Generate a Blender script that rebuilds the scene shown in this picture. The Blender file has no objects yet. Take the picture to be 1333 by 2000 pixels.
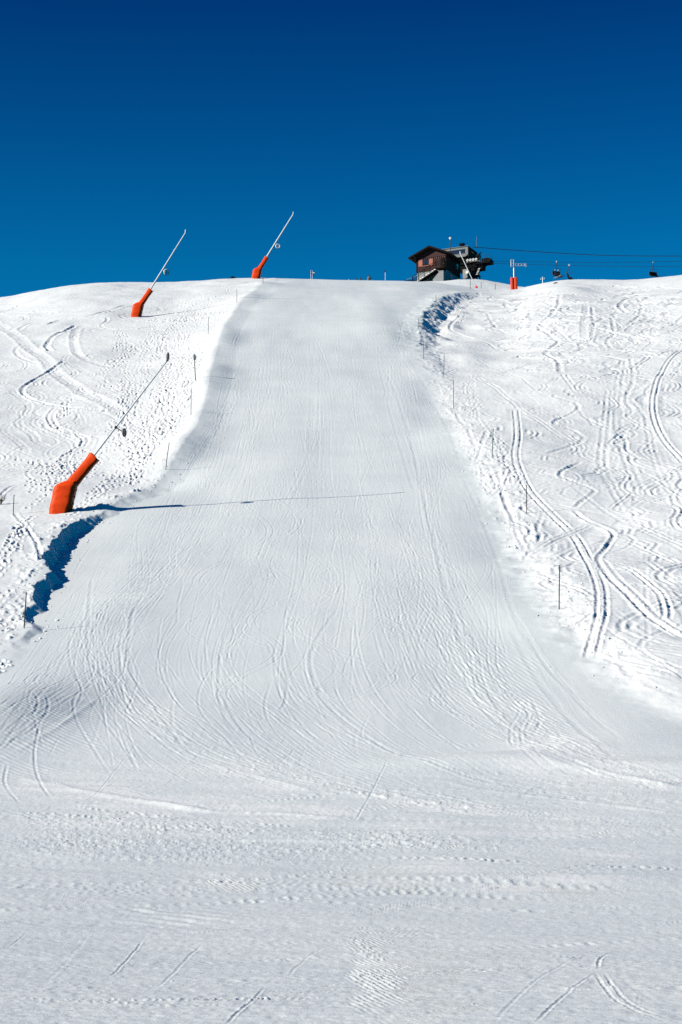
import bpy, bmesh, math, random
import numpy as np
from mathutils import Vector, Matrix

rng = np.random.default_rng(11)
random.seed(5)
R = math.radians
col = bpy.context.scene.collection
sc = bpy.context.scene

# ---------------------------------------------------------------- camera
F = 3889.0                     # focal length in pixels of the 1333 x 2000 photograph (70 mm on 36 mm high)
PITCH = R(9.5)
CP, SP = math.cos(PITCH), math.sin(PITCH)
cam_d = bpy.data.cameras.new("camera")
cam = bpy.data.objects.new("camera", cam_d)
col.objects.link(cam)
cam_d.sensor_fit = 'VERTICAL'
cam_d.sensor_height = 36
cam_d.lens = 70
cam_d.clip_start = .1
cam_d.clip_end = 12000
cam.rotation_euler = (math.pi / 2 + PITCH, 0, 0)
sc.camera = cam

# ---------------------------------------------------------------- slope profile
_ys = [0, 16, 24, 32, 42, 52, 65, 85, 110, 150, 180, 200, 215, 235, 255, 280, 300, 330, 400, 460, 3000]
_sl = [2.0, 2.6, 4, 8, 13, 16, 17.5, 19.5, 20.5, 20.5, 19.5, 18.5, 17.5, 15.6, 14, 13.5, 9, -6, -14, -4, 0]
PY = np.arange(0, 3200, .25)
_s = np.tan(np.radians(np.interp(PY, _ys, _sl)))
PH = -1.7 + np.concatenate([[0], np.cumsum((_s[1:] + _s[:-1]) / 2 * .25)])


def prof(y):
    return np.interp(y, PY, PH)


def v_of(y, h):
    return 1000 - F * (-y * SP + h * CP) / (y * CP + h * SP)


_m = PY <= 229
_m &= PY >= 8
YV, VV = PY[_m], v_of(PY[_m], PH[_m])


def y_of_v(v):                                   # on the plain profile
    return np.interp(-np.asarray(v, float), -VV, YV)


def plan(pts):                                   # picture curve -> plan curve on the plain profile
    p = np.array(pts, float)
    y = y_of_v(p[:, 1])
    x = (p[:, 0] - 666.5) * (y * CP + prof(y) * SP) / F
    return x, y


# ---------------------------------------------------------------- noise
def vnoise(x, y, seed=0):
    xi = np.floor(x); yi = np.floor(y)
    fx = x - xi; fy = y - yi
    xi = xi.astype(np.int64); yi = yi.astype(np.int64)
    ux = fx * fx * fx * (fx * (fx * 6 - 15) + 10)
    uy = fy * fy * fy * (fy * (fy * 6 - 15) + 10)

    def hsh(a, b):
        n = (a * 374761393 + b * 668265263 + seed * 1274126177) & 0xffffffff
        n = ((n ^ (n >> 13)) * 1274126177) & 0xffffffff
        n = n ^ (n >> 16)
        return (n & 0xffff).astype(np.float64) / 32767.5 - 1
    a = hsh(xi, yi); b = hsh(xi + 1, yi); c = hsh(xi, yi + 1); d = hsh(xi + 1, yi + 1)
    return (a + (b - a) * ux) * (1 - uy) + (c + (d - c) * ux) * uy


def fbm(x, y, seed, octv=3, gain=.5):
    t = 0; a = 1.0; f = 1.0
    for k in range(octv):
        t = t + a * vnoise(x * f + 17.3 * k, y * f - 9.1 * k, seed + k)
        a *= gain; f *= 2.03
    return t


def sst(a, b, x):
    t = np.clip((x - a) / (b - a), 0, 1)
    return t * t * (3 - 2 * t)


# ---------------------------------------------------------------- edges of the groomed run
_lx, _ly = plan([(-420, 1480), (-200, 1400), (0, 1305), (46, 1240), (64, 1192), (84, 1140), (100, 1095), (124, 1052), (192, 1004), (285, 955),
                 (340, 905), (385, 840), (408, 760), (420, 700), (440, 640), (470, 597), (515, 560), (540, 550)])
_rx, _ry = plan([(1700, 1560), (1500, 1500), (1333, 1425), (1240, 1372), (1160, 1310), (1095, 1250), (1050, 1190), (1015, 1120), (985, 1060),
                 (960, 1000), (925, 930), (890, 860), (862, 800), (840, 745), (822, 690), (818, 645), (838, 605), (872, 575), (930, 555)])


def edge_l(y):
    x = np.interp(y, _ly, _lx)
    dx = (np.interp(y + 1, _ly, _lx) - np.interp(y - 1, _ly, _lx)) / 2
    return x, np.sqrt(1 + dx * dx)


def edge_r(y):
    x = np.interp(y, _ry, _rx)
    dx = (np.interp(y + 1, _ry, _rx) - np.interp(y - 1, _ry, _rx)) / 2
    return x, np.sqrt(1 + dx * dx)


_SU = [-300, 0, 60, 130, 200, 260, 330, 380, 430, 480, 545, 620, 700, 780, 840, 880, 930, 985, 1010, 1040, 1075, 1110, 1150, 1190, 1250, 1290, 1333, 1600]
_SV = [605, 583, 571, 557, 552, 551, 552, 549, 545, 543.5, 543, 546, 547.5, 548.5, 550, 556, 562, 567, 565, 558, 549, 545.5, 545.5, 547, 546.5, 542, 537, 520]


def smooth_tab(us, vs, w):
    uu = np.arange(us[0] - 200, us[-1] + 200, 2.0)
    vv = np.interp(uu, us, vs)
    k = np.exp(-.5 * (np.arange(-80, 81) * 2.0 / w) ** 2); k /= k.sum()
    vv = np.convolve(np.pad(vv, 80, mode='edge'), k, 'valid')
    return uu, vv


_SU, _SV = smooth_tab(_SU, _SV, 22)
_KU = [640, 740, 800, 872, 901, 935, 960, 998, 1040, 1100]
_KV = [570, 556, 550.5, 547.5, 541.5, 543, 547.5, 556, 563, 572]
_KU, _KV = smooth_tab(_KU, _KV, 12)


def sky_adj(x, y):
    z = y * CP + prof(y) * SP
    u = 666.5 + F * x / np.maximum(z, 5)
    return (547.4 - np.interp(u, _SU, _SV)) * np.minimum(z, 260) / F * sst(90, 200, y), u


def hmacro(x, y):
    x = np.asarray(x, float); y = np.asarray(y, float)
    h = prof(y)
    d, u = sky_adj(x, y)
    h = h + d
    # knoll behind the crest that carries the chalet and the lift station
    kx = (583.0 - np.interp(u, _KU, _KV)) / 13.1 - d
    h = h + kx * np.exp(-((y - 297) / 17.0) ** 2) * sst(250, 285, y) * sst(620, 780, u) * (1 - sst(1030, 1130, u))
    # banks
    xl, nl = edge_l(y)
    dl = (xl - x) / nl
    xr, nr = edge_r(y)
    dr = (x - xr) / nr
    inside = sst(0, 2.5, -dl) * sst(0, 2.5, -dr)
    on = sst(14, 30, y) * (1 - sst(215, 240, y))
    rag = fbm(x * 1.1, y * .9, 41, 3, .5)
    dl2 = dl + rag * np.interp(y, [50, 62, 78, 90, 110], [.16, .24, .20, .10, .04])
    Hw = np.interp(y, [48, 54, 60, 68, 75, 78.5, 83, 90, 100, 120, 150, 175, 200, 225], [0, .02, .26, .43, .42, .17, .16, .14, .14, .14, .14, .1, .05, 0])
    bw = np.interp(y, [76, 84, 100, 130], [.32, .9, 1.2, 1.4])
    pf = np.interp(y, [74, 90], [1.0, .15])
    t = np.clip(dl2 / bw + 1, 0, 1)
    rise = t * t * (3 - 2 * t) if False else t ** 1.15
    fall = np.interp(y, [80, 98, 165, 205], [0, 1.0, .95, 0])
    h = h + on * Hw * rise * (pf + (1 - pf) * np.clip(1 - dl / 6.5, 0, 1))
    h = h - on * fall * 1.15 * (1.06 * (1 - np.exp(-np.maximum(dl, 0) / 4.5)) - sst(6, 34, dl)) * sst(-.2, .8, dl)
    dr2 = dr + rag * np.interp(y, [50, 120, 140], [.25, .25, .3])
    Hr = np.interp(y, [38, 45, 52, 60, 70, 80, 100, 130, 150], [0, .13, .28, .32, .26, .18, .12, .06, 0])
    h = h + on * Hr * sst(-.5, 1.6, dr2)
    Dr = np.interp(y, [118, 140, 155, 175, 195, 210], [0, .38, .78, .75, .4, 0]) * (.85 + .3 * vnoise(x / 1.5, y / 3.0, 47))
    br = np.clip(1 - np.abs(dr2 + .2) / 1.3, 0, 1) * .22 * Dr
    h = h + on * (br - Dr * np.clip(dr2 / 1.35, 0, 1) * np.clip(1 - (dr - 1.35) / 7.0, 0, 1))
    # gentle swells: weak on the groomed run, stronger off it
    am = .05 + .20 * (1 - inside) * sst(45, 60, y)
    am = am * (1 - .7 * sst(200, 225, y))
    h = h + am * fbm(x / 7.0, y / 11.0, 3, 2)
    # cross-slope swells of the apron at the foot of the run
    for (hx, hy, ax, ay, a, rot) in HUMPS:
        c, s = math.cos(rot), math.sin(rot)
        ex = ((x - hx) * c + (y - hy) * s) / ax
        ey = (-(x - hx) * s + (y - hy) * c) / ay
        h = h + a * np.exp(-ex * ex - ey * ey)
    return h


HUMPS = []
for (pu, pv, ax, ay, a, rot) in [
        (-40, 1425, 1.9, 4.6, .58, -.13), (730, 640, 2.6, 8, .30, 0), (720, 600, 2.2, 10, .2, 0), (405, 745, 1.6, 6, .22, 0), (345, 885, 1.4, 5, .17, 0), (600, 900, 3, 14, .06, 0), (250, 1180, 1.2, 3, .05, -.3), (250, 1440, 2.0, 4.5, .10, -.9), (330, 760, 0, 0, 0, 0),
        (1100, 1470, 1.0, 5.0, .10, -.9), (1240, 1500, 5.0, .8, .10, -.1), (820, 1720, 4.0, .7, .03, 0),
        (480, 1700, 2.0, .5, .022, 0), (1120, 1715, 2.4, .6, .03, 0), (520, 1870, 1.0, .8, -.02, 0),
        (120, 1690, 3.0, .8, -.03, 0)]:
    if a:
        hx, hy = plan([(pu, pv)])
        HUMPS.append((float(hx[0]), float(hy[0]), ax, ay, a, rot))

# settle the crest table until the finished skyline stands where it should
_T0 = _SV.copy()
_uu = np.linspace(-60, 1393, 110)
_gy = np.concatenate([np.arange(90, 250, 2.0)])
for _ in range(4):
    _z = _gy * CP + prof(_gy) * SP
    _gx = (_uu[:, None] - 666.5) / F * _z[None, :]
    _yy = np.broadcast_to(_gy[None, :], _gx.shape)
    _vs = v_of(_yy, hmacro(_gx, _yy)).min(1)
    _SV = _SV + np.interp(_SU, _uu, np.convolve(np.pad(np.interp(_uu, _SU, _T0) - _vs, 2, mode='edge'), np.ones(5) / 5, 'valid'))

_RY = np.concatenate([np.arange(11, 60, .2), np.arange(60, 130, .4), np.arange(130, 250, .5)])


def hit(u, v):                                    # where the view ray of a picture point meets the ground
    X, Y = u - 666.5, 1000 - v
    fy = F * CP - Y * SP
    x = X / fy * _RY
    z = (F * SP + Y * CP) / fy * _RY
    g = hmacro(x, _RY) - z
    k = np.nonzero(g >= 0)[0]
    if len(k) == 0:
        k = int(np.argmax(g)); return float(x[k]), float(_RY[k])
    k = k[0]
    if k == 0:
        return float(x[0]), float(_RY[0])
    t = g[k - 1] / (g[k - 1] - g[k])
    yy = _RY[k - 1] + t * (_RY[k] - _RY[k - 1])
    return float(X / fy * yy), float(yy)


def ray(u, v, y):                                 # the point on a view ray at depth y
    X, Y = u - 666.5, 1000 - v
    fy = F * CP - Y * SP
    return Vector((X / fy * y, y, (F * SP + Y * CP) / fy * y))


# ---------------------------------------------------------------- ground grid (rings round the viewer, one sheet)
_c = np.tan(R(10.7))
az_in = np.arctan(np.linspace(-_c, _c, 1010))
az_out = R(10.7) + np.cumsum(R(.03) * 1.075 ** np.arange(200))
az_out = az_out[az_out < R(176)]
AZ = np.concatenate([-az_out[::-1], az_in, az_out])
r = [.4]
while r[-1] * 1.06 < 12.7:
    r.append(r[-1] * 1.06)
vgrid = np.arange(2075, 547.6, -1.15)
yy = y_of_v(vgrid)
yy = yy[yy < 225]
rr = [12.9]
for a in yy:
    while a - rr[-1] > .26:
        rr.append(rr[-1] + .2)
    if a > rr[-1] + 1e-3:
        rr.append(a)
while rr[-1] < 250:
    rr.append(rr[-1] + .25)
while rr[-1] < 330:
    rr.append(rr[-1] + 1.0)
while rr[-1] < 2900:
    rr.append(rr[-1] * 1.05)
RR = np.array(r + rr)
NR, NC = len(RR), len(AZ)
SA, CA = np.sin(AZ), np.cos(AZ)
# rings are straight across in front of the viewer and round behind
RRc = RR[:, None] / np.maximum(CA, .55)[None, :] * np.where(CA > .55, 1, 1)[None, :]
GX = RRc * SA[None, :]
GY = RRc * CA[None, :]
GH = hmacro(GX, GY)
DZ = np.zeros_like(GH)
xl, nl = edge_l(GY); DL = (xl - GX) / nl
xr, nr = edge_r(GY); DR = (GX - xr) / nr
INS = sst(-.3, .6, -DL) * sst(-.3, .6, -DR)        # on the groomed run
INS = np.maximum(INS, 1 - sst(38, 48, GY) * np.clip(sst(-.3, .6, DR) + sst(-.3, .6, DL), 0, 1))
NEAR = (1 - sst(36, 46, GY))


def win(x0, x1, y0, y1):
    i0 = np.searchsorted(RR, max(y0, .4)) - 1; i1 = np.searchsorted(RR, y1) + 1
    ya, yb = max(y0, .5), max(y1, .6)
    a0 = min(math.atan2(x0, ya), math.atan2(x0, yb)); a1 = max(math.atan2(x1, ya), math.atan2(x1, yb))
    j0 = np.searchsorted(AZ, a0) - 1; j1 = np.searchsorted(AZ, a1) + 1
    return max(i0, 0), min(i1, NR), max(j0, 0), min(j1, NC)


def catmull(P, step):
    P = np.asarray(P, float)
    if len(P) == 2:
        Q = P
        n = max(2, int(np.linalg.norm(P[1] - P[0]) / step) + 1)
        t = np.linspace(0, 1, n)[:, None]
        return P[0] * (1 - t) + P[1] * t
    E = np.vstack([2 * P[0] - P[1], P, 2 * P[-1] - P[-2]])
    out = []
    for i in range(1, len(E) - 2):
        p0, p1, p2, p3 = E[i - 1], E[i], E[i + 1], E[i + 2]
        n = max(2, int(np.linalg.norm(p2 - p1) / step) + 1)
        t = np.linspace(0, 1, n, endpoint=False)[:, None]
        out.append(.5 * (2 * p1 + (p2 - p0) * t + (2 * p0 - 5 * p1 + 4 * p2 - p3) * t * t + (3 * p1 - p0 - 3 * p2 + p3) * t ** 3))
    out.append(P[-1:])
    return np.vstack(out)


def field(L, reach):                               # signed distance and arc length along a plan curve L, on a grid window
    i0, i1, j0, j1 = win(L[:, 0].min() - reach, L[:, 0].max() + reach, L[:, 1].min() - reach, L[:, 1].max() + reach)
    if i1 - i0 < 1 or j1 - j0 < 1:
        return None
    D = np.full((i1 - i0, j1 - j0), 1e9); S = np.zeros_like(D); T = np.ones_like(D)
    s = 0.0
    for k in range(len(L) - 1):
        a, b = L[k], L[k + 1]
        d = b - a; l = math.hypot(*d)
        if l < 1e-6:
            continue
        w = win(min(a[0], b[0]) - reach, max(a[0], b[0]) + reach, min(a[1], b[1]) - reach, max(a[1], b[1]) + reach)
        wi0, wi1, wj0, wj1 = max(w[0], i0), min(w[1], i1), max(w[2], j0), min(w[3], j1)
        if wi1 <= wi0 or wj1 <= wj0:
            s += l; continue
        px = GX[wi0:wi1, wj0:wj1] - a[0]; py = GY[wi0:wi1, wj0:wj1] - a[1]
        t = np.clip((px * d[0] + py * d[1]) / (l * l), 0, 1)
        ex = px - t * d[0]; ey = py - t * d[1]
        q = np.hypot(ex, ey)
        sub = (slice(wi0 - i0, wi1 - i0), slice(wj0 - j0, wj1 - j0))
        m = q < D[sub]
        D[sub] = np.where(m, q, D[sub])
        S[sub] = np.where(m, s + t * l, S[sub])
        T[sub] = np.where(m, np.sign(px * d[1] - py * d[0]), T[sub])   # + = right of the direction of travel
        s += l
    return (slice(i0, i1), slice(j0, j1)), D * T, S, s


WS = RS = 1.0


def groove(L, w, depth, rim=.4, pair=0.0, seed=0, broken=.5, rough=.25, side=0.0, crumb=.45, cap=.62):
    """press one groove (or two, pair apart) into the snow along the plan curve L"""
    global DZ
    q_ = depth / w
    w = w * WS * max(1.0, float(L[:, 1].mean()) / 95); depth = w * min(RS * q_ * q_, cap); pair = pair * (.5 + .5 * WS)
    f = field(L, pair / 2 + 4.2 * w + .05)
    if f is None:
        return
    sl, D, S, tot = f
    ok = np.abs(D) < 1e8
    D = D + rough * w * vnoise(S / (w * 2.5), S * 0 + seed * 1.7, 91)
    am = 1 - broken * sst(-.15, .6, vnoise(S / 2.6, S * 0 + seed * 3.3, 17))
    am = am * (1 + .3 * vnoise(S / .9, S * 0 + seed, 23))
    am = am * sst(0, .8, S) * sst(0, .8, tot - S)
    z = 0
    for c in ((0.0,) if not pair else (-pair / 2, pair / 2)):
        e = (D - c) / w
        z = z - depth * np.exp(-np.abs(e) ** 2.6)
        z = z + depth * rim * (np.exp(-((e - 1.9) / .7) ** 2) * (1 + side) + np.exp(-((e + 1.9) / .7) ** 2) * (1 - side))
    xx, yy2 = GX[sl], GY[sl]
    z = z + crumb * depth * np.maximum(0, fbm(xx / .13, yy2 / .22, 61, 2, .7)) * np.exp(-(D / (pair / 2 + 3.2 * w)) ** 4)
    DZ[sl] += np.where(ok, z * am, 0)


def band(L, half, fn, soft=.15):
    """call fn(signed distance, arc length, x, y) inside a band round L and add the result"""
    f = field(L, half + soft)
    if f is None:
        return
    sl, D, S, tot = f
    ok = np.abs(D) < 1e8
    D = np.where(ok, D, 99.)
    m = (1 - sst(half - soft, half + soft, np.abs(D))) * sst(0, 1.0, S) * sst(0, 1.0, tot - S)
    DZ[sl] += np.where(ok, fn(D, S, GX[sl], GY[sl]) * m, 0)


def stamp(x, y, ang, lx, ly, depth, rim=.35):
    rc = max(lx, ly) * 2.4
    i0, i1, j0, j1 = win(x - rc, x + rc, y - rc, y + rc)
    if i1 <= i0 or j1 <= j0:
        return
    c, s = math.cos(ang), math.sin(ang)
    px = GX[i0:i1, j0:j1] - x; py = GY[i0:i1, j0:j1] - y
    q = ((px * c + py * s) / lx) ** 2 + ((-px * s + py * c) / ly) ** 2
    DZ[i0:i1, j0:j1] += -depth * np.exp(-q * q) + depth * rim * np.exp(-((np.sqrt(q) - 1.5) / .4) ** 2)


def P2(pts):
    return np.array([hit(u, v) for u, v in pts])


def T(pts, step=.25):
    return catmull(P2(pts), step)


OFF = 1 - INS
PACK_TONE = INS * np.clip(.55 + .20 * fbm(GX / 2.5, GY / 9, 301, 2), .2, .9)  # grey of the packed run; lighter and darker strips are added below
FRONT = GY > 8
# ---- grain of the snow, off the run / on the run / on the flat in front
DZ += OFF * FRONT * (np.clip(.004 * GY / 80, 0, .008) * fbm(GX / .16, GY / .3, 99, 2, .6) + .008 * fbm(GX / .5, GY / .75, 101, 3, .6) + .05 * fbm(GX / 2.3, GY / 3.4, 111, 2))
DZ += INS * (1 - NEAR) * (.0013 * fbm(GX / .16, GY / 1.6, 121, 2, .5) + .010 * vnoise(GX / .9, GY / 7, 131) + .03 * vnoise(GX / 3.2, GY / 30, 133) + .0012 * fbm(GX / .3, GY / .4, 135, 2))
DZ += NEAR * (.0026 * fbm(GX / .09, GY / .10, 141, 2, .7) + .0038 * fbm(GX / .6, GY / .2, 145, 3, .6) + .012 * vnoise(GX / 1.6, GY / .7, 149) + .0026 * fbm(GX / 2.6, GY / .30, 147, 2))
# ---- crumbs thrown up along both edges
eL = np.exp(-((DL - .35) / .4) ** 2) * sst(-.1, .15, DL) * sst(52, 58, GY) * (1 - sst(84, 100, GY))
eR = np.exp(-((DR - .9) / np.where(GY < 75, .8, 1.2)) ** 2) * sst(46, 54, GY) * (1 - sst(190, 215, GY))
cl = np.maximum(0, fbm(GX / .34, GY / .45, 151, 3, .6) - .25)
DZ += .11 * cl * eL + .05 * cl * eR
DZ += .05 * np.maximum(0, fbm(GX / .3, GY / .5, 155, 3, .6) - .1) * np.exp(-((DR - .2) / 1.6) ** 2) * sst(140, 150, GY) * (1 - sst(185, 200, GY))

WS, RS = .6, .30
# ---- traced ski tracks in the deep snow right of the run
for k, (pts, w, d, pr) in enumerate([
    ([(1008, 800), (1012, 850), (1008, 890), (1020, 930), (1045, 970), (1085, 1010), (1125, 1050), (1155, 1100), (1172, 1140), (1176, 1190), (1165, 1240), (1155, 1282)], .085, .20, .36),
    ([(1332, 684), (1299, 718), (1281, 759), (1276, 792), (1282, 825), (1299, 859), (1333, 895)], .085, .18, .34),
    ([(1120, 996), (1144, 1015), (1186, 1033), (1199, 1047), (1184, 1072), (1169, 1095), (1215, 1152), (1268, 1205), (1334, 1246)], .13, .17, .0),
    ([(1172, 1092), (1220, 1146), (1275, 1200), (1334, 1240)], .09, .12, .3),
    ([(1052, 1073), (1090, 1052), (1154, 1024)], .09, .15, .28),
    ([(1048, 1017), (1055, 1045), (1050, 1058), (1037, 1066)], .15, .15, .0),
    ([(1055, 1127), (1115, 1144), (1154, 1162), (1171, 1185), (1155, 1205), (1094, 1234)], .11, .14, .3),
    ([(1023, 1095), (1108, 1105), (1169, 1123), (1250, 1145), (1334, 1178)], .10, .10, .26),
    ([(1190, 1098), (1243, 1120), (1286, 1155), (1303, 1194), (1300, 1215)], .09, .12, .26),
    ([(1130, 1040), (1215, 1056), (1271, 1077), (1334, 1104)], .11, .12, .3),
    ([(1115, 1262), (1179, 1265), (1250, 1266), (1334, 1269)], .10, .08, .0),
    ([(1150, 1270), (1172, 1279), (1243, 1299), (1334, 1318)], .14, .12, .3),
    ([(1080, 1235), (1160, 1222), (1250, 1228), (1334, 1232)], .12, .08, .3),
    ([(1200, 1290), (1250, 1330), (1300, 1352), (1334, 1362)], .16, .10, .0),
    ([(1240, 1290), (1290, 1305), (1334, 1322)], .12, .09, .3),
    ([(1210, 1240), (1225, 1310), (1240, 1350)], .16, .08, .0),
    ([(1095, 575), (1087, 601), (1054, 639), (1070, 651), (1091, 668), (1066, 689), (1091, 705), (1095, 726)], .16, .17, .0),
    ([(1025, 713), (1000, 722), (979, 730)], .12, .15, .28),
    ([(900, 615), (880, 640), (904, 655), (946, 668), (971, 682)], .12, .13, .0),
    ([(950, 610), (970, 640), (1010, 655)], .12, .10, .0),
    ([(1120, 751), (1145, 759), (1083, 772), (1124, 788), (1128, 801), (1083, 825), (1112, 836), (1141, 857), (1110, 872), (1066, 888)], .16, .17, .0),
    ([(1137, 898), (1095, 925), (1112, 937), (1157, 954), (1158, 964), (1120, 994)], .15, .18, .0),
    ([(933, 738), (987, 772), (1029, 809), (1087, 846), (1150, 880)], .12, .11, .3),
    ([(1029, 850), (1100, 857), (1178, 863), (1250, 860), (1334, 858)], .13, .10, .0),
    ([(1029, 917), (1104, 937), (1187, 950), (1250, 962), (1334, 990)], .13, .12, .3),
    ([(985, 755), (1060, 742), (1140, 735), (1210, 742)], .12, .09, .0),
    ([(940, 728), (1050, 730), (1180, 737), (1334, 745)], .10, .08, .0),
    ([(1000, 775), (1080, 766), (1180, 770), (1270, 762), (1334, 758)], .11, .08, .0),
    ([(1110, 680), (1200, 683), (1334, 688)], .14, .10, .0),
    ([(1210, 703), (1260, 702), (1334, 704)], .14, .10, .0),
    ([(1029, 803), (1060, 793), (1095, 783)], .10, .12, .0),
    ([(1145, 593), (1141, 640), (1143, 668)], .13, .12, .3),
    ([(1157, 600), (1160, 640), (1150, 670)], .13, .12, .0),
    ([(1195, 620), (1200, 650), (1186, 665), (1195, 680)], .14, .14, .0),
    ([(1250, 575), (1222, 586), (1211, 598), (1225, 612)], .15, .15, .0),
    ([(1245, 582), (1255, 600), (1240, 625), (1212, 640)], .13, .12, .0),
    ([(1191, 760), (1188, 800), (1182, 850), (1178, 904), (1195, 946), (1228, 998)], .16, .12, .34),
    ([(1216, 705), (1207, 792), (1211, 850), (1224, 892), (1240, 933), (1255, 965)], .16, .11, .34),
    ([(1232, 700), (1238, 740), (1222, 780), (1236, 800), (1215, 822)], .15, .13, .0),
    ([(1260, 780), (1270, 850), (1290, 920), (1330, 985)], .14, .09, .3),
    ([(1300, 925), (1318, 912), (1332, 905)], .08, .12, .0),
    ([(1195, 990), (1217, 974), (1233, 962)], .08, .13, .26),
    ([(900, 700), (950, 690), (1000, 676), (1040, 670)], .10, .08, .0),
    ([(850, 680), (930, 700), (1010, 735), (1060, 770)], .10, .08, .0),
    ([(925, 905), (975, 890), (1030, 896)], .10, .10, .0),
    ([(960, 850), (985, 890), (985, 930), (960, 950)], .13, .09, .0),
    ([(870, 730), (905, 715), (950, 705)], .10, .09, .0),
    ([(1000, 960), (1050, 985), (1100, 1000)], .10, .08, .0),
]):
    groove(T(pts), w * (.75 if d / w > 1.9 else 1), d, .45, pr * (.8 if d / w > 1.9 else 1), seed=k, broken=.35, side=.3)

WS, RS = .7, .55
# ---- more skiers came down the right field: swinging tracks along the fall line
for k in range(125):
    u0 = rng.uniform(900, 1420); v0 = rng.choice([rng.uniform(556, 620), rng.uniform(600, 900)])
    x0, y0 = hit(u0, v0)
    y1 = max(y0 - rng.uniform(25, 90), 47)
    ys = np.arange(y0, y1, -1.0)
    A = rng.uniform(.5, 2.2); lam = rng.uniform(7, 17); ph = rng.uniform(0, 6.28); dr = rng.uniform(-.10, .10)
    xs = x0 + A * np.sin(2 * np.pi * (y0 - ys) / lam + ph) * sst(0, 6, y0 - ys) + dr * (y0 - ys)
    xr_, _ = edge_r(ys)
    m = xs > xr_ + .5
    if m.sum() > 12:
        L = np.stack([xs[m], ys[m]], 1)
        groove(L[::1], rng.uniform(.09, .15), rng.uniform(.05, .12), .5, rng.choice([0., .3]), seed=100 + k, broken=.45, rough=.10, cap=.30, crumb=.2, side=.3)
# straight schusses and traverses
for k in range(90):
    u0 = rng.uniform(950, 1400); v0 = rng.uniform(570, 1150)
    x0, y0 = hit(u0, v0)
    a = rng.choice([rng.uniform(-.2, .2), rng.uniform(.8, 2.2)])
    l = rng.uniform(6, 22)
    L = catmull(np.array([(x0, y0), (x0 + l * .5 * math.sin(a) + rng.uniform(-.6, .6), y0 - l * .5 * math.cos(a)), (x0 + l * math.sin(a), y0 - l * math.cos(a))]), .3)
    xr_, _ = edge_r(L[:, 1])
    L = L[(L[:, 0] > xr_ + .5) & (L[:, 1] > 45)]
    if len(L) > 8:
        groove(L, rng.uniform(.07, .12), rng.uniform(.03, .07), .5, rng.choice([0., .28]), seed=200 + k, broken=.6)

WS, RS = .55, .24
# ---- the two deep double tracks lie over all the others
def sweep(L, half):
    f = field(L, half * 2)
    sl, D, S, tot = f
    DZ[sl] *= 1 - .85 * np.where(np.abs(D) < 1e8, np.exp(-np.minimum(np.abs(D) / half, 9) ** 4), 0)
WS, RS = .7, .32
for k, (pts, w, d, pr) in enumerate([
    ([(1008, 800), (1012, 850), (1008, 890), (1020, 930), (1045, 970), (1085, 1010), (1125, 1050), (1155, 1100), (1172, 1140), (1176, 1190), (1165, 1240), (1153, 1288)], .075, .12, .34),
    ([(1332, 684), (1299, 718), (1281, 759), (1276, 792), (1282, 825), (1299, 859), (1340, 905)], .075, .11, .34),
    ([(1120, 996), (1144, 1015), (1186, 1033), (1199, 1047), (1184, 1072), (1169, 1095), (1215, 1152), (1268, 1205), (1340, 1250)], .11, .14, .0),
    ([(1052, 1073), (1090, 1052), (1154, 1024)], .08, .11, .28),
]):
    L = T(pts)
    sweep(L, .42 if pr else .3)
    groove(L, w, d, .5, pr, seed=60 + k, broken=.3, rough=.3, side=.3, crumb=.7, cap=.34 if k == 3 else .58)
# ---- traced tracks left of the run
for k, (pts, w, d, pr) in enumerate([
    ([(-20, 622), (0, 635), (45, 666), (79, 694), (103, 721), (138, 749), (172, 770), (238, 804)], .2, .17, .45),
    ([(150, 634), (138, 642), (115, 652), (100, 663), (91, 675), (100, 686)], .14, .17, .0),
    ([(128, 706), (100, 723), (70, 740), (52, 752), (44, 766), (62, 780), (103, 792), (155, 798), (238, 806)], .14, .17, .0),
    ([(169, 777), (145, 787), (117, 794), (100, 811), (103, 826), (114, 838), (162, 853), (165, 867), (145, 880), (128, 895), (131, 919)], .13, .17, .28),
    ([(46, 671), (31, 683), (38, 697), (60, 706), (90, 713)], .12, .11, .0),
    ([(150, 642), (145, 660), (146, 677), (155, 694), (190, 711), (228, 719)], .14, .13, .3),
    ([(60, 640), (41, 645), (48, 637), (79, 628), (166, 620), (250, 596)], .10, .12, .26),
    ([(90, 635), (115, 626), (150, 620), (240, 608)], .10, .14, .0),
    ([(55, 808), (36, 826), (50, 840), (66, 850), (75, 864), (100, 874)], .14, .12, .3),
    ([(-25, 985), (0, 968), (21, 950), (42, 944)], .10, .22, .0),
    ([(-20, 944), (0, 937), (22, 931)], .10, .20, .0),
    ([(110, 700), (150, 716), (200, 745), (250, 780)], .13, .08, .3),
    ([(170, 690), (240, 705), (300, 712)], .10, .08, .3),
    ([(0, 770), (60, 765), (130, 768)], .09, .06, .0),
    ([(0, 700), (60, 690), (140, 660), (170, 640)], .09, .06, .0),
    ([(0, 860), (60, 880), (130, 900)], .09, .06, .0),
    ([(140, 650), (200, 660), (280, 660)], .10, .07, .0),
    ([(30, 1000), (80, 1082), (52, 1090), (20, 1094)], .10, .12, .0),
    ([(0, 1170), (40, 1185), (70, 1200)], .08, .07, .0),
    ([(0, 1130), (30, 1140), (70, 1160)], .08, .06, .25),
]):
    groove(T(pts), w, d, .45, pr, seed=300 + k, broken=.4, side=.2)
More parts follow.
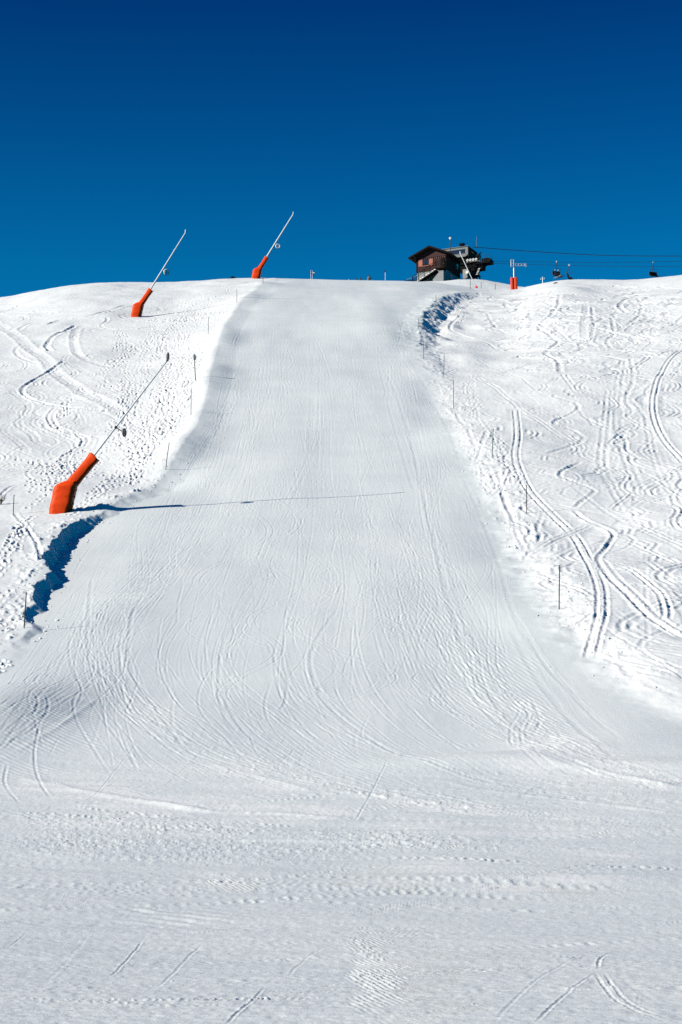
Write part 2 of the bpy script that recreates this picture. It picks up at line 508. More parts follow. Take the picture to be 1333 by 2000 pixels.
for k in range(48):
    u0 = rng.uniform(-60, 300); v0 = rng.uniform(580, 880)
    x0, y0 = hit(u0, v0)
    ys = np.arange(y0, max(y0 - rng.uniform(10, 40), 82), -1.0)
    A = rng.uniform(.5, 2.2); lam = rng.uniform(9, 18); ph = rng.uniform(0, 6.28); dr = rng.uniform(-.3, .5)
    xs = x0 + A * np.sin(2 * np.pi * (y0 - ys) / lam + ph) + dr * (y0 - ys)
    xl_, _ = edge_l(ys)
    m = xs < xl_ - 5
    if m.sum() > 8:
        groove(np.stack([xs[m], ys[m]], 1), rng.uniform(.08, .13), rng.uniform(.06, .11), .5, rng.choice([0., .28]), seed=340 + k, broken=.5)

# ---- boot prints: people walked up beside the snow lances
def trail(pts, n, spread, depth=(.035, .085)):
    L = T(pts, .2)
    seg = np.concatenate([[0], np.cumsum(np.hypot(*np.diff(L, axis=0).T))])
    for _ in range(n):
        o = rng.normal(0, spread); s = rng.uniform(0, seg[-1] * .9); side = 1
        stop = min(seg[-1], s + rng.uniform(3, 14))
        while s < stop:
            x = np.interp(s, seg, L[:, 0]); y = np.interp(s, seg, L[:, 1])
            xe_, _ = edge_l(np.array([y]))
            if y > 84 and xe_[0] - 1.0 < x + o < xe_[0] + 12:
                break
            x2 = np.interp(s + .2, seg, L[:, 0]); y2 = np.interp(s + .2, seg, L[:, 1])
            a = math.atan2(y2 - y, x2 - x) + rng.normal(0, .25)
            nx, ny = -math.sin(a), math.cos(a)
            stamp(x + nx * (o + .13 * side) + rng.normal(0, .06), y + ny * (o + .13 * side) + rng.normal(0, .06), a, rng.uniform(.11, .16), rng.uniform(.065, .10), rng.uniform(*depth), .4)
            side = -side; s += rng.uniform(.3, .48)
PR = 1
trail([(470, 553), (425, 585), (370, 640), (340, 700), (300, 790), (250, 870), (180, 960), (120, 1010)], 70, 2.0)
trail([(400, 575), (350, 640), (330, 720), (310, 800), (290, 880), (240, 960)], 60, 1.3)
trail([(370, 655), (360, 720), (340, 800), (300, 900)], 26, .9)
trail([(240, 640), (232, 690), (245, 735), (240, 800), (230, 850)], 12, .5)
trail([(280, 660), (245, 700), (205, 735)], 5, .3)
trail([(140, 770), (130, 790), (120, 815)], 4, .3)
trail([(0, 885), (60, 905), (120, 915)], 9, .8, (.03, .08))
trail([(60, 1005), (40, 1040), (15, 1085), (-15, 1130)], 6, .2, (.03, .07))
trail([(20, 1150), (0, 1185), (-20, 1230)], 3, .3, (.02, .05))
trail([(10, 1260), (-20, 1320)], 3, .2)
trail([(270, 626), (400, 622)], 14, .8)
trail([(913, 728), (912, 775), (925, 800)], 6, .35, (.02, .05))
trail([(890, 585), (893, 610), (885, 640)], 8, .4)
trail([(975, 850), (985, 890), (1000, 930), (960, 955)], 5, .5, (.02, .05))
trail([(880, 800), (905, 850), (935, 900), (970, 965)], 6, .6, (.015, .04))
trail([(925, 790), (960, 840), (990, 900)], 4, .5, (.015, .04))

# ---- trampled pits at random in the rough snow
for k in range(900):
    u, v = (rng.normal(330, 45), rng.uniform(570, 930))
    u = u + (760 - v) * .28
    x, y = hit(u, v)
    xl_, _ = edge_l(np.array([y]))
    if x < xl_[0] - 1.5:
        stamp(x, y, rng.uniform(0, 3.1), rng.uniform(.08, .15), rng.uniform(.06, .10), rng.uniform(.03, .07), .5)

WS, RS = .55, 1.25
# ---- the groomed run: skiers' scratches following the flow of the run
GUIDE = [
    [(440, 650), (410, 800), (330, 930), (200, 1080), (100, 1250), (0, 1370), (-150, 1460)],
    [(470, 640), (440, 800), (380, 950), (280, 1100), (200, 1220), (110, 1340), (-60, 1480)],
    [(500, 620), (470, 820), (400, 980), (300, 1120), (185, 1190), (175, 1270), (215, 1340), (310, 1420), (450, 1490), (700, 1560)],
    [(530, 610), (505, 850), (450, 1000), (340, 1130), (262, 1230), (252, 1290), (300, 1370), (400, 1450), (640, 1540), (1000, 1600)],
    [(570, 600), (560, 900), (510, 1100), (440, 1240), (430, 1330), (510, 1430), (700, 1530), (1000, 1590), (1400, 1640)],
    [(640, 600), (645, 900), (635, 1100), (610, 1270), (640, 1370), (740, 1450), (900, 1520), (1400, 1610)],
    [(720, 600), (740, 850), (760, 1050), (790, 1200), (850, 1330), (960, 1430), (1150, 1510), (1400, 1565)],
    [(765, 600), (805, 850), (850, 1080), (900, 1250), (960, 1350), (1060, 1440), (1200, 1500), (1400, 1540)],
    [(795, 620), (850, 820), (935, 1010), (1005, 1190), (1080, 1330), (1180, 1430), (1400, 1515)],
]
GW = [T(g, 1.0) for g in GUIDE]
GP = []
for L in GW:                                       # even parameter 0..1
    s = np.concatenate([[0], np.cumsum(np.hypot(*np.diff(L, axis=0).T))]); s /= s[-1]
    tt = np.linspace(0, 1, 90)
    GP.append(np.stack([np.interp(tt, s, L[:, 0]), np.interp(tt, s, L[:, 1])], 1))
GP = np.array(GP)


def flow(q):
    q = min(max(q, 0), len(GP) - 1.001); k = int(q); t = q - k
    return GP[k] * (1 - t) + GP[k + 1] * t


for k in range(620):
    q = rng.uniform(-.1, 7.9)
    L = flow(q)
    a = rng.uniform(0, .92); b = min(1, a + rng.uniform(.12, .5))
    i0_, i1_ = int(a * 89), int(b * 89) + 1
    L = L[i0_:i1_]
    if len(L) < 6:
        continue
    t = np.linspace(0, 1, len(L))
    wob = rng.uniform(-1.2, 1.2) * (t - .5) + rng.uniform(.1, .8) * np.sin(2 * np.pi * (t * rng.uniform(.3, 1.3) + rng.uniform()))
    L = L + np.stack([wob, np.zeros_like(wob)], 1)
    L = catmull(L[::2], .35)
    xl_, _ = edge_l(L[:, 1]); xr_, _ = edge_r(L[:, 1])
    L = L[(L[:, 0] > xl_ + .8) & (L[:, 0] < xr_ - .8)]
    if len(L) < 8:
        continue
    dpt = rng.uniform(.006, .018)
    far = float(L[:, 1].mean())
    groove(L, rng.uniform(.035, .06), dpt * (1 + .7 * (1 - float(sst(41, 52, L[:, 1].mean())))), .6, 0 if rng.uniform() < .7 else .3, seed=400 + k, broken=.6, rough=.3, side=rng.uniform(-.5, .5), cap=.13)
# S-turns carved on the run
for k in range(125):
    u0 = rng.uniform(470, 800); v0 = rng.uniform(600, 1150)
    x0, y0 = hit(u0, v0)
    n = rng.uniform(8, 28)
    ys = np.arange(y0, max(y0 - n, 46), -.6)
    A = rng.uniform(.4, 1.6); lam = rng.uniform(8, 18); ph = rng.uniform(0, 6.28)
    xs = x0 + (x0 * .012) * (y0 - ys) + A * np.sin(2 * np.pi * (y0 - ys) / lam + ph)
    xl_, _ = edge_l(ys); xr_, _ = edge_r(ys)
    m = (xs > xl_ + 1) & (xs < xr_ - 1)
    if m.sum() > 8:
        groove(np.stack([xs[m], ys[m]], 1), .05, rng.uniform(.010, .022), .6, rng.choice([0., .3]), seed=800 + k, broken=.6, side=rng.uniform(-.6, .6))
WS, RS = .5, .6
# seams left by the grooming machine
for k, (pts, w, d) in enumerate([
    ([(752, 720), (775, 770), (800, 850), (822, 940), (850, 1060), (880, 1180), (905, 1260), (935, 1320), (985, 1390), (1040, 1440), (1130, 1480)], .16, .05),
    ([(738, 700), (752, 760), (784, 880), (810, 960)], .12, .035),
    ([(612, 690), (612, 780), (606, 880)], .20, .035),
    ([(1000, 1230), (1040, 1310), (1085, 1370), (1140, 1430), (1210, 1485)], .14, .045),
    ([(905, 930), (940, 1010), (975, 1100), (1005, 1200), (1060, 1290), (1130, 1360)], .13, .035),
    ([(660, 1190), (625, 1240), (608, 1290), (620, 1340), (650, 1385), (700, 1430), (790, 1475), (870, 1500)], .10, .035),
    ([(180, 1130), (172, 1230), (178, 1290), (210, 1330), (240, 1380)], .10, .035),
    ([(262, 1180), (252, 1260), (258, 1310), (290, 1360)], .10, .035),
    ([(440, 1240), (428, 1320), (440, 1400), (490, 1450)], .08, .03),
    ([(560, 1340), (558, 1370), (545, 1390)], .07, .035),
    ([(530, 1330), (518, 1375), (525, 1410)], .06, .025),
    ([(430, 1030), (330, 1100), (270, 1180), (250, 1230)], .09, .03),
    ([(560, 1180), (600, 1260), (560, 1330)], .05, .02),
    ([(800, 700), (850, 790), (900, 900)], .14, .03),
    ([(850, 1250), (905, 1330), (960, 1400), (1040, 1450), (1130, 1490), (1345, 1545)], .10, .035),
    ([(520, 1250), (560, 1330), (640, 1400), (740, 1460), (900, 1510)], .08, .03),
    ([(430, 1340), (470, 1420), (560, 1480), (700, 1530), (1000, 1590)], .08, .03),
    ([(290, 1360), (350, 1450), (420, 1490), (560, 1540)], .08, .032),
    ([(1010, 1200), (1060, 1290), (1130, 1370), (1220, 1450)], .10, .03),
    ([(700, 1430), (790, 1475), (900, 1510), (1100, 1550), (1345, 1590)], .10, .04),
    ([(190, 1330), (100, 1390), (0, 1470)], .06, .025), ([(150, 1310), (60, 1360), (-20, 1410)], .06, .025), ([(110, 1300), (20, 1350)], .06, .025),
    ([(330, 1190), (200, 1290), (60, 1390), (-20, 1450)], .06, .025), ([(270, 1250), (150, 1350), (30, 1440)], .06, .022),
]):
    groove(T(pts), w, d, .7, 0, seed=900 + k, broken=.25, rough=.25, side=.5)

# ---- rows pressed by machine belts across the foot of the run
def belt(pts, half, lam, d, ang=.8, rag=.6):
    def fn(D, S, x, y):
        e = S + ang * np.abs(D) + rag * lam * vnoise(x / (lam * 1.5), y / (lam * 1.5), 71)
        c = np.cos(2 * np.pi * e / lam)
        return d * np.clip(c, -.4, 1) * np.clip(.4 + .9 * vnoise(S / 1.1, D * 3, 75), 0, 1.2) * (1 - sst(half * .7, half, np.abs(D)))
    band(T(pts, .3), half, fn, half * .25)
def churn(pts, half, d, sx=.085, sy=.08):
    def fn(D, S, x, y):
        n = fbm(x / sx, y / sy, 77, 3, .6)
        return d * .55 * np.maximum(-.35, n) * (.6 + .3 * np.clip(vnoise(S / 1.7, D * 2, 79), -.5, 1))
    band(T(pts, .3), half, fn, half * .5)
def ridge(pts, half, d):
    half *= .5; d *= .32
    band(T(pts, .3), half * 2.5, lambda D, S, x, y: d * np.exp(-(D / half) ** 2) * (.6 + .8 * vnoise(S / 1.2, D * 1.5, 83)), half * .5)

def loose(pts, half, amt):  # shifts the snow colour lighter along a curve, darker for negative amounts
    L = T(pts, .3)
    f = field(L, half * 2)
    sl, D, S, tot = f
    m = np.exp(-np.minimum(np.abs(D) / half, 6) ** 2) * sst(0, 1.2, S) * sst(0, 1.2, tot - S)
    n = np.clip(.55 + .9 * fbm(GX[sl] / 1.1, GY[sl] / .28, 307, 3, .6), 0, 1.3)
    PACK_TONE[sl] -= amt * np.where(np.abs(D) < 1e8, m * n, 0)
for pts, hf, am_ in [  # lighter streaks across the foot of the run and the flat
    ([(35, 1515), (110, 1535), (200, 1552), (330, 1572), (420, 1585), (560, 1590), (700, 1602)], .55, 1.6),
    ([(400, 1488), (460, 1505), (520, 1520), (620, 1550)], .5, 1.0), ([(1010, 1455), (1080, 1485), (1150, 1502), (1240, 1520), (1350, 1545)], .6, 1.5),  # second strip: sun on the tilted right sweep, put into the colour
    ([(1180, 1496), (1250, 1510), (1340, 1535)], .5, 1.2), ([(830, 1570), (930, 1578), (1010, 1590)], .4, 1.2), ([(700, 1545), (850, 1575), (980, 1592), (1200, 1600)], .25, 1.0),
    ([(1090, 1660), (1200, 1667), (1334, 1678)], .35, 1.2), ([(740, 1690), (850, 1692), (960, 1688)], .35, 1.4), ([(1060, 1702), (1130, 1712), (1190, 1732)], .35, 1.8),
    ([(840, 1738), (1000, 1738), (1150, 1740)], .2, 1.4), ([(440, 1705), (480, 1722), (530, 1728)], .3, 1.6), ([(660, 1715), (760, 1722), (900, 1720)], .3, .9),
    ([(700, 1600), (900, 1620), (1200, 1640), (1345, 1640)], .5, .7), ([(-20, 1605), (300, 1612), (600, 1630)], .8, .6), ([(980, 1440), (1100, 1465), (1200, 1490)], .9, .8)]:  # last strip: the same sunlit sweep, painted lighter
    loose(pts, hf * 1.5, am_ * .75)
# scraped, icy patches on the groomed run, plus painted shade on the lower-left bank
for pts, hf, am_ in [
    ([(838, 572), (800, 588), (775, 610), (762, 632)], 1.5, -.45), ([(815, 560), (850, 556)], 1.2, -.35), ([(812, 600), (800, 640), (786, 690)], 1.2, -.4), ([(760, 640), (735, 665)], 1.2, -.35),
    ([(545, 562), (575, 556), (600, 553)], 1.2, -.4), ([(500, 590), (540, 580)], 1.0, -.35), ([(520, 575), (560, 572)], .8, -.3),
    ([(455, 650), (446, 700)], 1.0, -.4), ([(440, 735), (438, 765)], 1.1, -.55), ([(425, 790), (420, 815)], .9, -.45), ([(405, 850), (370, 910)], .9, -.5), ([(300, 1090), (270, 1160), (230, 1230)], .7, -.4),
    ([(190, 1350), (110, 1400), (30, 1465)], .6, -.6), ([(420, 1856), (480, 1850), (520, 1858)], .4, -.5), ([(-20, 1690), (80, 1692), (200, 1690)], .5, -.35), ([(0, 1660), (140, 1662)], .3, -.35)]:  # first strip: shade of the bank tilted from the sun, painted in
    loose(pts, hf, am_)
churn([(-40, 1628), (200, 1632), (430, 1636), (640, 1640), (900, 1650)], 1.3, .021)
churn([(-40, 1655), (160, 1655), (330, 1668), (560, 1668), (760, 1672)], 1.0, .021)
churn([(-40, 1600), (120, 1598), (330, 1608), (560, 1622)], .8, .018)
churn([(560, 1625), (720, 1632), (900, 1648), (1110, 1660)], .8, .018)
belt([(-40, 1588), (60, 1590), (220, 1600), (420, 1616)], .18, .17, .016)
belt([(110, 1572), (240, 1588), (400, 1602), (640, 1620)], .18, .17, .016)
belt([(90, 1652), (200, 1655), (290, 1663)], .22, .18, .016)
belt([(667, 1678), (800, 1676), (950, 1680), (1100, 1688), (1400, 1700)], .15, .16, .02)
belt([(1060, 1690), (1200, 1692), (1400, 1700)], .14, .16, .018)
belt([(-20, 1945), (100, 1956), (300, 1955), (500, 1952), (720, 1946)], .08, .07, .010)
belt([(-20, 1965), (120, 1958), (340, 1966), (560, 1960)], .08, .08, .009)
belt([(660, 1935), (760, 1930), (880, 1938)], .08, .08, .02)
belt([(640, 1806), (760, 1814), (900, 1818)], .08, .1, .015)
ridge([(-30, 1640), (200, 1643), (500, 1641), (900, 1646)], .25, 0.070)
ridge([(35, 1515), (110, 1535), (200, 1552), (330, 1572), (420, 1585), (560, 1590), (700, 1602)], .28, 0.105)
ridge([(-30, 1500), (15, 1477), (65, 1448), (125, 1412), (195, 1362)], .13, 0.04)
ridge([(90, 1525), (170, 1545), (250, 1558)], .2, 0.070)
ridge([(400, 1488), (460, 1505), (520, 1520), (620, 1550)], .25, 0.070)
ridge([(1010, 1455), (1080, 1485), (1150, 1502), (1240, 1520), (1350, 1545)], .35, 0.112)
ridge([(1180, 1496), (1250, 1510), (1340, 1535)], .25, 0.070)
ridge([(860, 1520), (960, 1545), (1100, 1562), (1334, 1590)], .2, 0.056)
ridge([(830, 1570), (930, 1578), (1010, 1590)], .25, 0.070)
ridge([(700, 1545), (850, 1575), (980, 1592), (1200, 1600)], .12, 0.042)
ridge([(1090, 1660), (1200, 1667), (1334, 1678)], .3, 0.056)
ridge([(740, 1690), (850, 1692), (960, 1688)], .3, 0.049)
ridge([(1060, 1702), (1130, 1712), (1190, 1732)], .3, 0.056)
ridge([(840, 1738), (1000, 1738), (1150, 1740)], .15, 0.035)
ridge([(440, 1705), (480, 1722), (530, 1728)], .25, 0.042)

# comb left by the tiller: patches where the fine ridges survive
def comb(cu, cv, ru, rv, ang, lam, d, cell=.5):
    c = P2([(cu, cv)])[0]; a = P2([(cu + ru, cv)])[0]; b = P2([(cu, cv - rv)])[0]
    rx, ry = abs(a[0] - c[0]), abs(b[1] - c[1])
    i0, i1, j0, j1 = win(c[0] - rx * 1.4, c[0] + rx * 1.4, c[1] - ry * 1.4, c[1] + ry * 1.4)
    x = GX[i0:i1, j0:j1]; y = GY[i0:i1, j0:j1]
    q = np.sqrt(((x - c[0]) / rx) ** 2 + ((y - c[1]) / ry) ** 2) + .35 * fbm(x / cell, y / cell, 87, 2)
    m = 1 - sst(.65, 1.0, q)
    e = x * math.cos(ang) + y * math.sin(ang)
    DZ[i0:i1, j0:j1] += d * m * np.cos(2 * np.pi * e / lam + .8 * vnoise(x / .4, y / .8, 89)) * (.6 + .5 * vnoise(x / .3, y / .5, 93))
belt([(692, 1822), (740, 1880), (792, 1950)], .09, .06, .006)
comb(820, 1890, 150, 75, .55, .045, .0058)
comb(730, 1880, 60, 70, .2, .05, .006)
comb(960, 1870, 90, 30, .6, .045, .003)
comb(480, 1728, 80, 16, .3, .06, .010)
comb(760, 1715, 130, 24, .4, .055, .008)
comb(1080, 1735, 120, 16, .4, .06, .008)
comb(360, 1790, 130, 22, .8, .30, .012)
comb(110, 1400, 120, 70, .75, .16, .008, 1.2)
comb(220, 1240, 100, 70, .75, .15, .006, 1.2)
comb(300, 1130, 80, 60, .75, .15, .006, 1.2)
comb(960, 1340, 120, 110, .2, .14, .006, 1.2)
comb(1080, 1440, 90, 60, .3, .14, .006, 1.2)
comb(870, 1230, 60, 140, .1, .14, .005, 1.2)

WS, RS = .42, .9
# ---- scratches on the flat in front
for k, (pts, w, d, pr) in enumerate([
    ([(10, 1856), (54, 1820)], .022, .025, 0), ([(46, 1850), (80, 1824)], .02, .016, 0), ([(178, 1820), (120, 1890), (75, 1932)], .04, .012, 0),
    ([(282, 1832), (245, 1880), (210, 1912)], .024, .032, 0), ([(64, 1910), (35, 1932)], .025, .028, 0),
    ([(400, 1840), (370, 1868), (330, 1910), (300, 1935)], .03, .014, 0), ([(360, 1852), (400, 1836)], .025, .02, 0),
    ([(240, 1904), (300, 1899), (340, 1896)], .016, .018, 0), ([(150, 1924), (210, 1919)], .016, .02, 0), ([(310, 1936), (345, 1932)], .018, .022, 0),
    ([(40, 1985), (82, 1975)], .018, .02, 0), ([(420, 1932), (520, 1926), (570, 1924)], .012, .015, 0),
    ([(520, 1924), (500, 1950), (470, 1975), (430, 2010)], .025, .016, 0), ([(640, 1845), (590, 1880), (560, 1915)], .03, .012, 0),
    ([(660, 1992), (760, 1984), (860, 1975), (975, 1964)], .02, .022, 0), ([(780, 1847), (830, 1844), (900, 1838)], .018, .025, 0),
    ([(1040, 2005), (1100, 1948), (1168, 1898)], .028, .030, 0), ([(1168, 1898), (1172, 1875), (1190, 1862), (1230, 1850), (1340, 1826)], .03, .024, 0),
    ([(960, 2005), (1020, 1940), (1090, 1890), (1180, 1848), (1334, 1810)], .03, .014, .0), ([(1170, 1898), (1190, 1930), (1230, 1965), (1330, 2005)], .03, .018, .10),
    ([(1205, 1870), (1220, 1915), (1280, 1955), (1334, 1975)], .06, .016, 0), ([(1055, 1970), (1070, 1990)], .015, .01, 0),
    ([(1060, 1946), (1150, 1942), (1240, 1938)], .014, .015, 0), ([(1100, 1820), (1160, 1818), (1240, 1822)], .02, .012, 0),
    ([(1310, 1868), (1280, 1876), (1295, 1872)], .03, .02, 0), ([(50, 1795), (160, 1760), (260, 1732)], .02, .012, 0), ([(120, 1768), (133, 1735)], .016, .012, 0),
    ([(250, 1712), (330, 1745), (420, 1785)], .02, .016, 0), ([(378, 1722), (392, 1736)], .02, .03, 0), ([(595, 1758), (640, 1766), (680, 1774)], .02, .02, 0),
    ([(840, 1764), (880, 1770)], .02, .02, 0), ([(1090, 1803), (1130, 1812)], .02, .02, 0), ([(1165, 1752), (1190, 1758)], .03, .03, 0),
    ([(590, 1890), (560, 1880), (520, 1868)], .014, .012, 0), ([(480, 1830), (520, 1855)], .014, .012, 0),
    ([(413, 1450), (385, 1478), (340, 1520), (300, 1550)], .03, .018, 0), ([(270, 1450), (230, 1500), (180, 1560)], .03, .02, 0), ([(250, 1420), (160, 1455), (100, 1490)], .03, .022, 0),
    ([(310, 1450), (260, 1500), (200, 1545), (150, 1575)], .03, .015, 0), ([(760, 1480), (720, 1560), (690, 1610)], .04, .02, 0),
    ([(80, 1410), (68, 1470), (75, 1520), (100, 1560)], .06, .03, 0), ([(15, 1490), (10, 1530), (40, 1570)], .06, .03, 0),
    ([(95, 1480), (120, 1440), (170, 1420)], .05, .02, 0),
]):
    groove(T(pts, .06), w, d, .5, pr, seed=1000 + k, broken=.3, rough=.25, cap=.36)
WS, RS = .8, .9
for k in range(70):                                 # long faint runs across the flat
    u0, v0 = rng.uniform(-100, 1430), rng.uniform(1530, 1990)
    x0, y0 = hit(u0, v0)
    a = rng.normal(0, .3) if rng.uniform() < .93 else rng.uniform(.5, 1.1)
    l = rng.uniform(2, 7); cv = rng.normal(0, .035)
    tt = np.linspace(-1, 1, 9)
    L = np.stack([x0 + l * tt * math.cos(a) - cv * l * tt * tt * math.sin(a), y0 + l * tt * math.sin(a) + cv * l * tt * tt * math.cos(a)], 1)
    L = catmull(L[(L[:, 1] > 13.2) & (L[:, 1] < 44)], .1) if ((L[:, 1] > 13.2) & (L[:, 1] < 44)).sum() > 2 else None
    if L is not None:
        groove(L, .022 * max(1, y0 / 26), rng.uniform(.008, .017) * max(1, y0 / 26), .6, rng.choice([0., .22]), seed=1500 + k, broken=.5, rough=.2)
for k in range(800):
    u0, v0 = rng.uniform(-40, 1370), rng.uniform(1500, 1995)
    x0, y0 = hit(u0, v0)
    a = rng.choice([rng.normal(0, .12), rng.normal(.75, .2), rng.normal(2.5, .25)], p=[.62, .22, .16])
    l = rng.uniform(.2, 1.6) * y0 / 24
    L = catmull(np.array([(x0, y0), (x0 + .5 * l * math.cos(a), y0 + .5 * l * math.sin(a) + rng.normal(0, .04)), (x0 + l * math.cos(a), y0 + l * math.sin(a))]), .08)
    groove(L, rng.uniform(.010, .025) * y0 / 20, rng.uniform(.006, .016) * y0 / 20, rng.choice([.3, 1.0]), 0, seed=1100 + k, broken=.6)
for k in range(60):                                # crumbs lying on the flat
    u, v = rng.uniform(-20, 1350), rng.uniform(1560, 1998)
    x, y = hit(u, v)
    s = rng.uniform(.008, .020) * y / 20
    stamp(x, y, rng.uniform(0, 3), s * rng.uniform(1, 2), s, -rng.uniform(.003, .009), 0)
DZ *= FRONT


# ---------------------------------------------------------------- ground mesh
GZ = GH + DZ
nv = NR * NC
V = np.empty((nv + 1, 3), np.float32)
V[:nv, 0] = GX.ravel(); V[:nv, 1] = GY.ravel(); V[:nv, 2] = GZ.ravel()
V[nv] = (0, 0, -1.7)
ii, jj = np.meshgrid(np.arange(NR - 1), np.arange(NC), indexing='ij')
j2 = (jj + 1) % NC
Q = np.stack([ii * NC + jj, ii * NC + j2, (ii + 1) * NC + j2, (ii + 1) * NC + jj], -1).reshape(-1, 4)
TJ = np.arange(NC)
TR = np.stack([np.full(NC, nv), (TJ + 1) % NC, TJ], -1)
me = bpy.data.meshes.new("ground")
me.vertices.add(nv + 1)
me.vertices.foreach_set("co", V.ravel())
nq = len(Q)
me.loops.add(nq * 4 + NC * 3)
me.loops.foreach_set("vertex_index", np.concatenate([Q.ravel(), TR.ravel()]).astype(np.int32))
me.polygons.add(nq + NC)
me.polygons.foreach_set("loop_start", np.concatenate([np.arange(nq) * 4, nq * 4 + np.arange(NC) * 3]).astype(np.int32))
me.polygons.foreach_set("use_smooth", np.ones(nq + NC, bool))
at = me.attributes.new("pack_tone", 'FLOAT', 'POINT')
at.data.foreach_set("value", np.append(PACK_TONE.ravel(), 1).astype(np.float32))
me.update(calc_edges=True)
ground = bpy.data.objects.new("ground", me)
col.objects.link(ground)
ground["kind"] = "structure"


def gz(x, y):                                      # ground height from the finished sheet
    a = math.atan2(x, y); j = int(np.clip(np.searchsorted(AZ, a) - 1, 0, NC - 2))
    rad = math.hypot(x, y) * max(math.cos(a), .55)
    i = int(np.clip(np.searchsorted(RR, rad) - 1, 0, NR - 2))
    fi = (rad - RR[i]) / (RR[i + 1] - RR[i]); fj = (a - AZ[j]) / (AZ[j + 1] - AZ[j])
    return float((GZ[i, j] * (1 - fj) + GZ[i, j + 1] * fj) * (1 - fi) + (GZ[i + 1, j] * (1 - fj) + GZ[i + 1, j + 1] * fj) * fi)


# ---------------------------------------------------------------- materials
def nodes(name):
    m = bpy.data.materials.new(name)
    m.use_nodes = True
    nt = m.node_tree
    b = nt.nodes["Principled BSDF"]
    return m, nt, b


def mat(name, colour, rough=.6, metal=0.0, var=.12, scale=8.0, bump=.0, spec=.3, stretch=(1, 1, 1)):
    m, nt, b = nodes(name)
    tc = nt.nodes.new('ShaderNodeTexCoord')
    mp = nt.nodes.new('ShaderNodeMapping'); mp.inputs['Scale'].default_value = stretch
    nz = nt.nodes.new('ShaderNodeTexNoise'); nz.inputs['Scale'].default_value = scale; nz.inputs['Detail'].default_value = 5
    rp = nt.nodes.new('ShaderNodeValToRGB')
    c = colour
    rp.color_ramp.elements[0].position = .3; rp.color_ramp.elements[1].position = .7
    rp.color_ramp.elements[0].color = tuple(k * (1 - var) for k in c) + (1,)
    rp.color_ramp.elements[1].color = tuple(min(1, k * (1 + var)) for k in c) + (1,)
    nt.links.new(tc.outputs['Object'], mp.inputs['Vector'])
    nt.links.new(mp.outputs['Vector'], nz.inputs['Vector'])
    nt.links.new(nz.outputs['Fac'], rp.inputs['Fac'])
    nt.links.new(rp.outputs['Color'], b.inputs['Base Color'])
    b.inputs['Roughness'].default_value = rough
    b.inputs['Metallic'].default_value = metal
    b.inputs['Specular IOR Level'].default_value = spec
    if bump:
        bp = nt.nodes.new('ShaderNodeBump'); bp.inputs['Strength'].default_value = 1; bp.inputs['Distance'].default_value = bump
        nt.links.new(nz.outputs['Fac'], bp.inputs['Height'])
        nt.links.new(bp.outputs['Normal'], b.inputs['Normal'])
    return m


def snow_mat():
    m, nt, b = nodes("snow")
    tc = nt.nodes.new('ShaderNodeTexCoord')
    n1 = nt.nodes.new('ShaderNodeTexNoise'); n1.inputs['Scale'].default_value = 16; n1.inputs['Detail'].default_value = 4; n1.inputs['Roughness'].default_value = .6
    n2 = nt.nodes.new('ShaderNodeTexNoise'); n2.inputs['Scale'].default_value = .35; n2.inputs['Detail'].default_value = 4
    nt.links.new(tc.outputs['Object'], n1.inputs['Vector'])
    nt.links.new(tc.outputs['Object'], n2.inputs['Vector'])
    rp = nt.nodes.new('ShaderNodeValToRGB')
    rp.color_ramp.elements[0].position = .3; rp.color_ramp.elements[0].color = (.84, .855, .87, 1)
    rp.color_ramp.elements[1].position = .7; rp.color_ramp.elements[1].color = (.90, .905, .91, 1)
    nt.links.new(n2.outputs['Fac'], rp.inputs['Fac'])
    nt.links.new(rp.outputs['Color'], b.inputs['Base Color'])
    # rolled snow of the groomed run is denser and greyer than the loose snow beside it; painted light and shade strips mix in here too
    ga = nt.nodes.new('ShaderNodeAttribute'); ga.attribute_name = "pack_tone"
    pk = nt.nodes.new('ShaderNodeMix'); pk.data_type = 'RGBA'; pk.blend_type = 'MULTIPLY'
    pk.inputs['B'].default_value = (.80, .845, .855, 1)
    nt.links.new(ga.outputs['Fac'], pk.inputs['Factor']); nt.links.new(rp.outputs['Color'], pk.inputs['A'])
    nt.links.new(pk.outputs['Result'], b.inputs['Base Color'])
    bp = nt.nodes.new('ShaderNodeBump'); bp.inputs['Strength'].default_value = 1; bp.inputs['Distance'].default_value = .0045
    nt.links.new(n1.outputs['Fac'], bp.inputs['Height'])
    n3 = nt.nodes.new('ShaderNodeTexNoise'); n3.inputs['Scale'].default_value = 48; n3.inputs['Detail'].default_value = 2
    nt.links.new(tc.outputs['Object'], n3.inputs['Vector'])
    b3 = nt.nodes.new('ShaderNodeBump'); b3.inputs['Strength'].default_value = 1; b3.inputs['Distance'].default_value = .0026
    nt.links.new(n3.outputs['Fac'], b3.inputs['Height']); nt.links.new(bp.outputs['Normal'], b3.inputs['Normal'])
    nt.links.new(b3.outputs['Normal'], b.inputs['Normal'])
    b.inputs['Roughness'].default_value = .55
    b.inputs['Specular IOR Level'].default_value = .15
    return m


M_SNOW = snow_mat()
me.materials.append(M_SNOW)

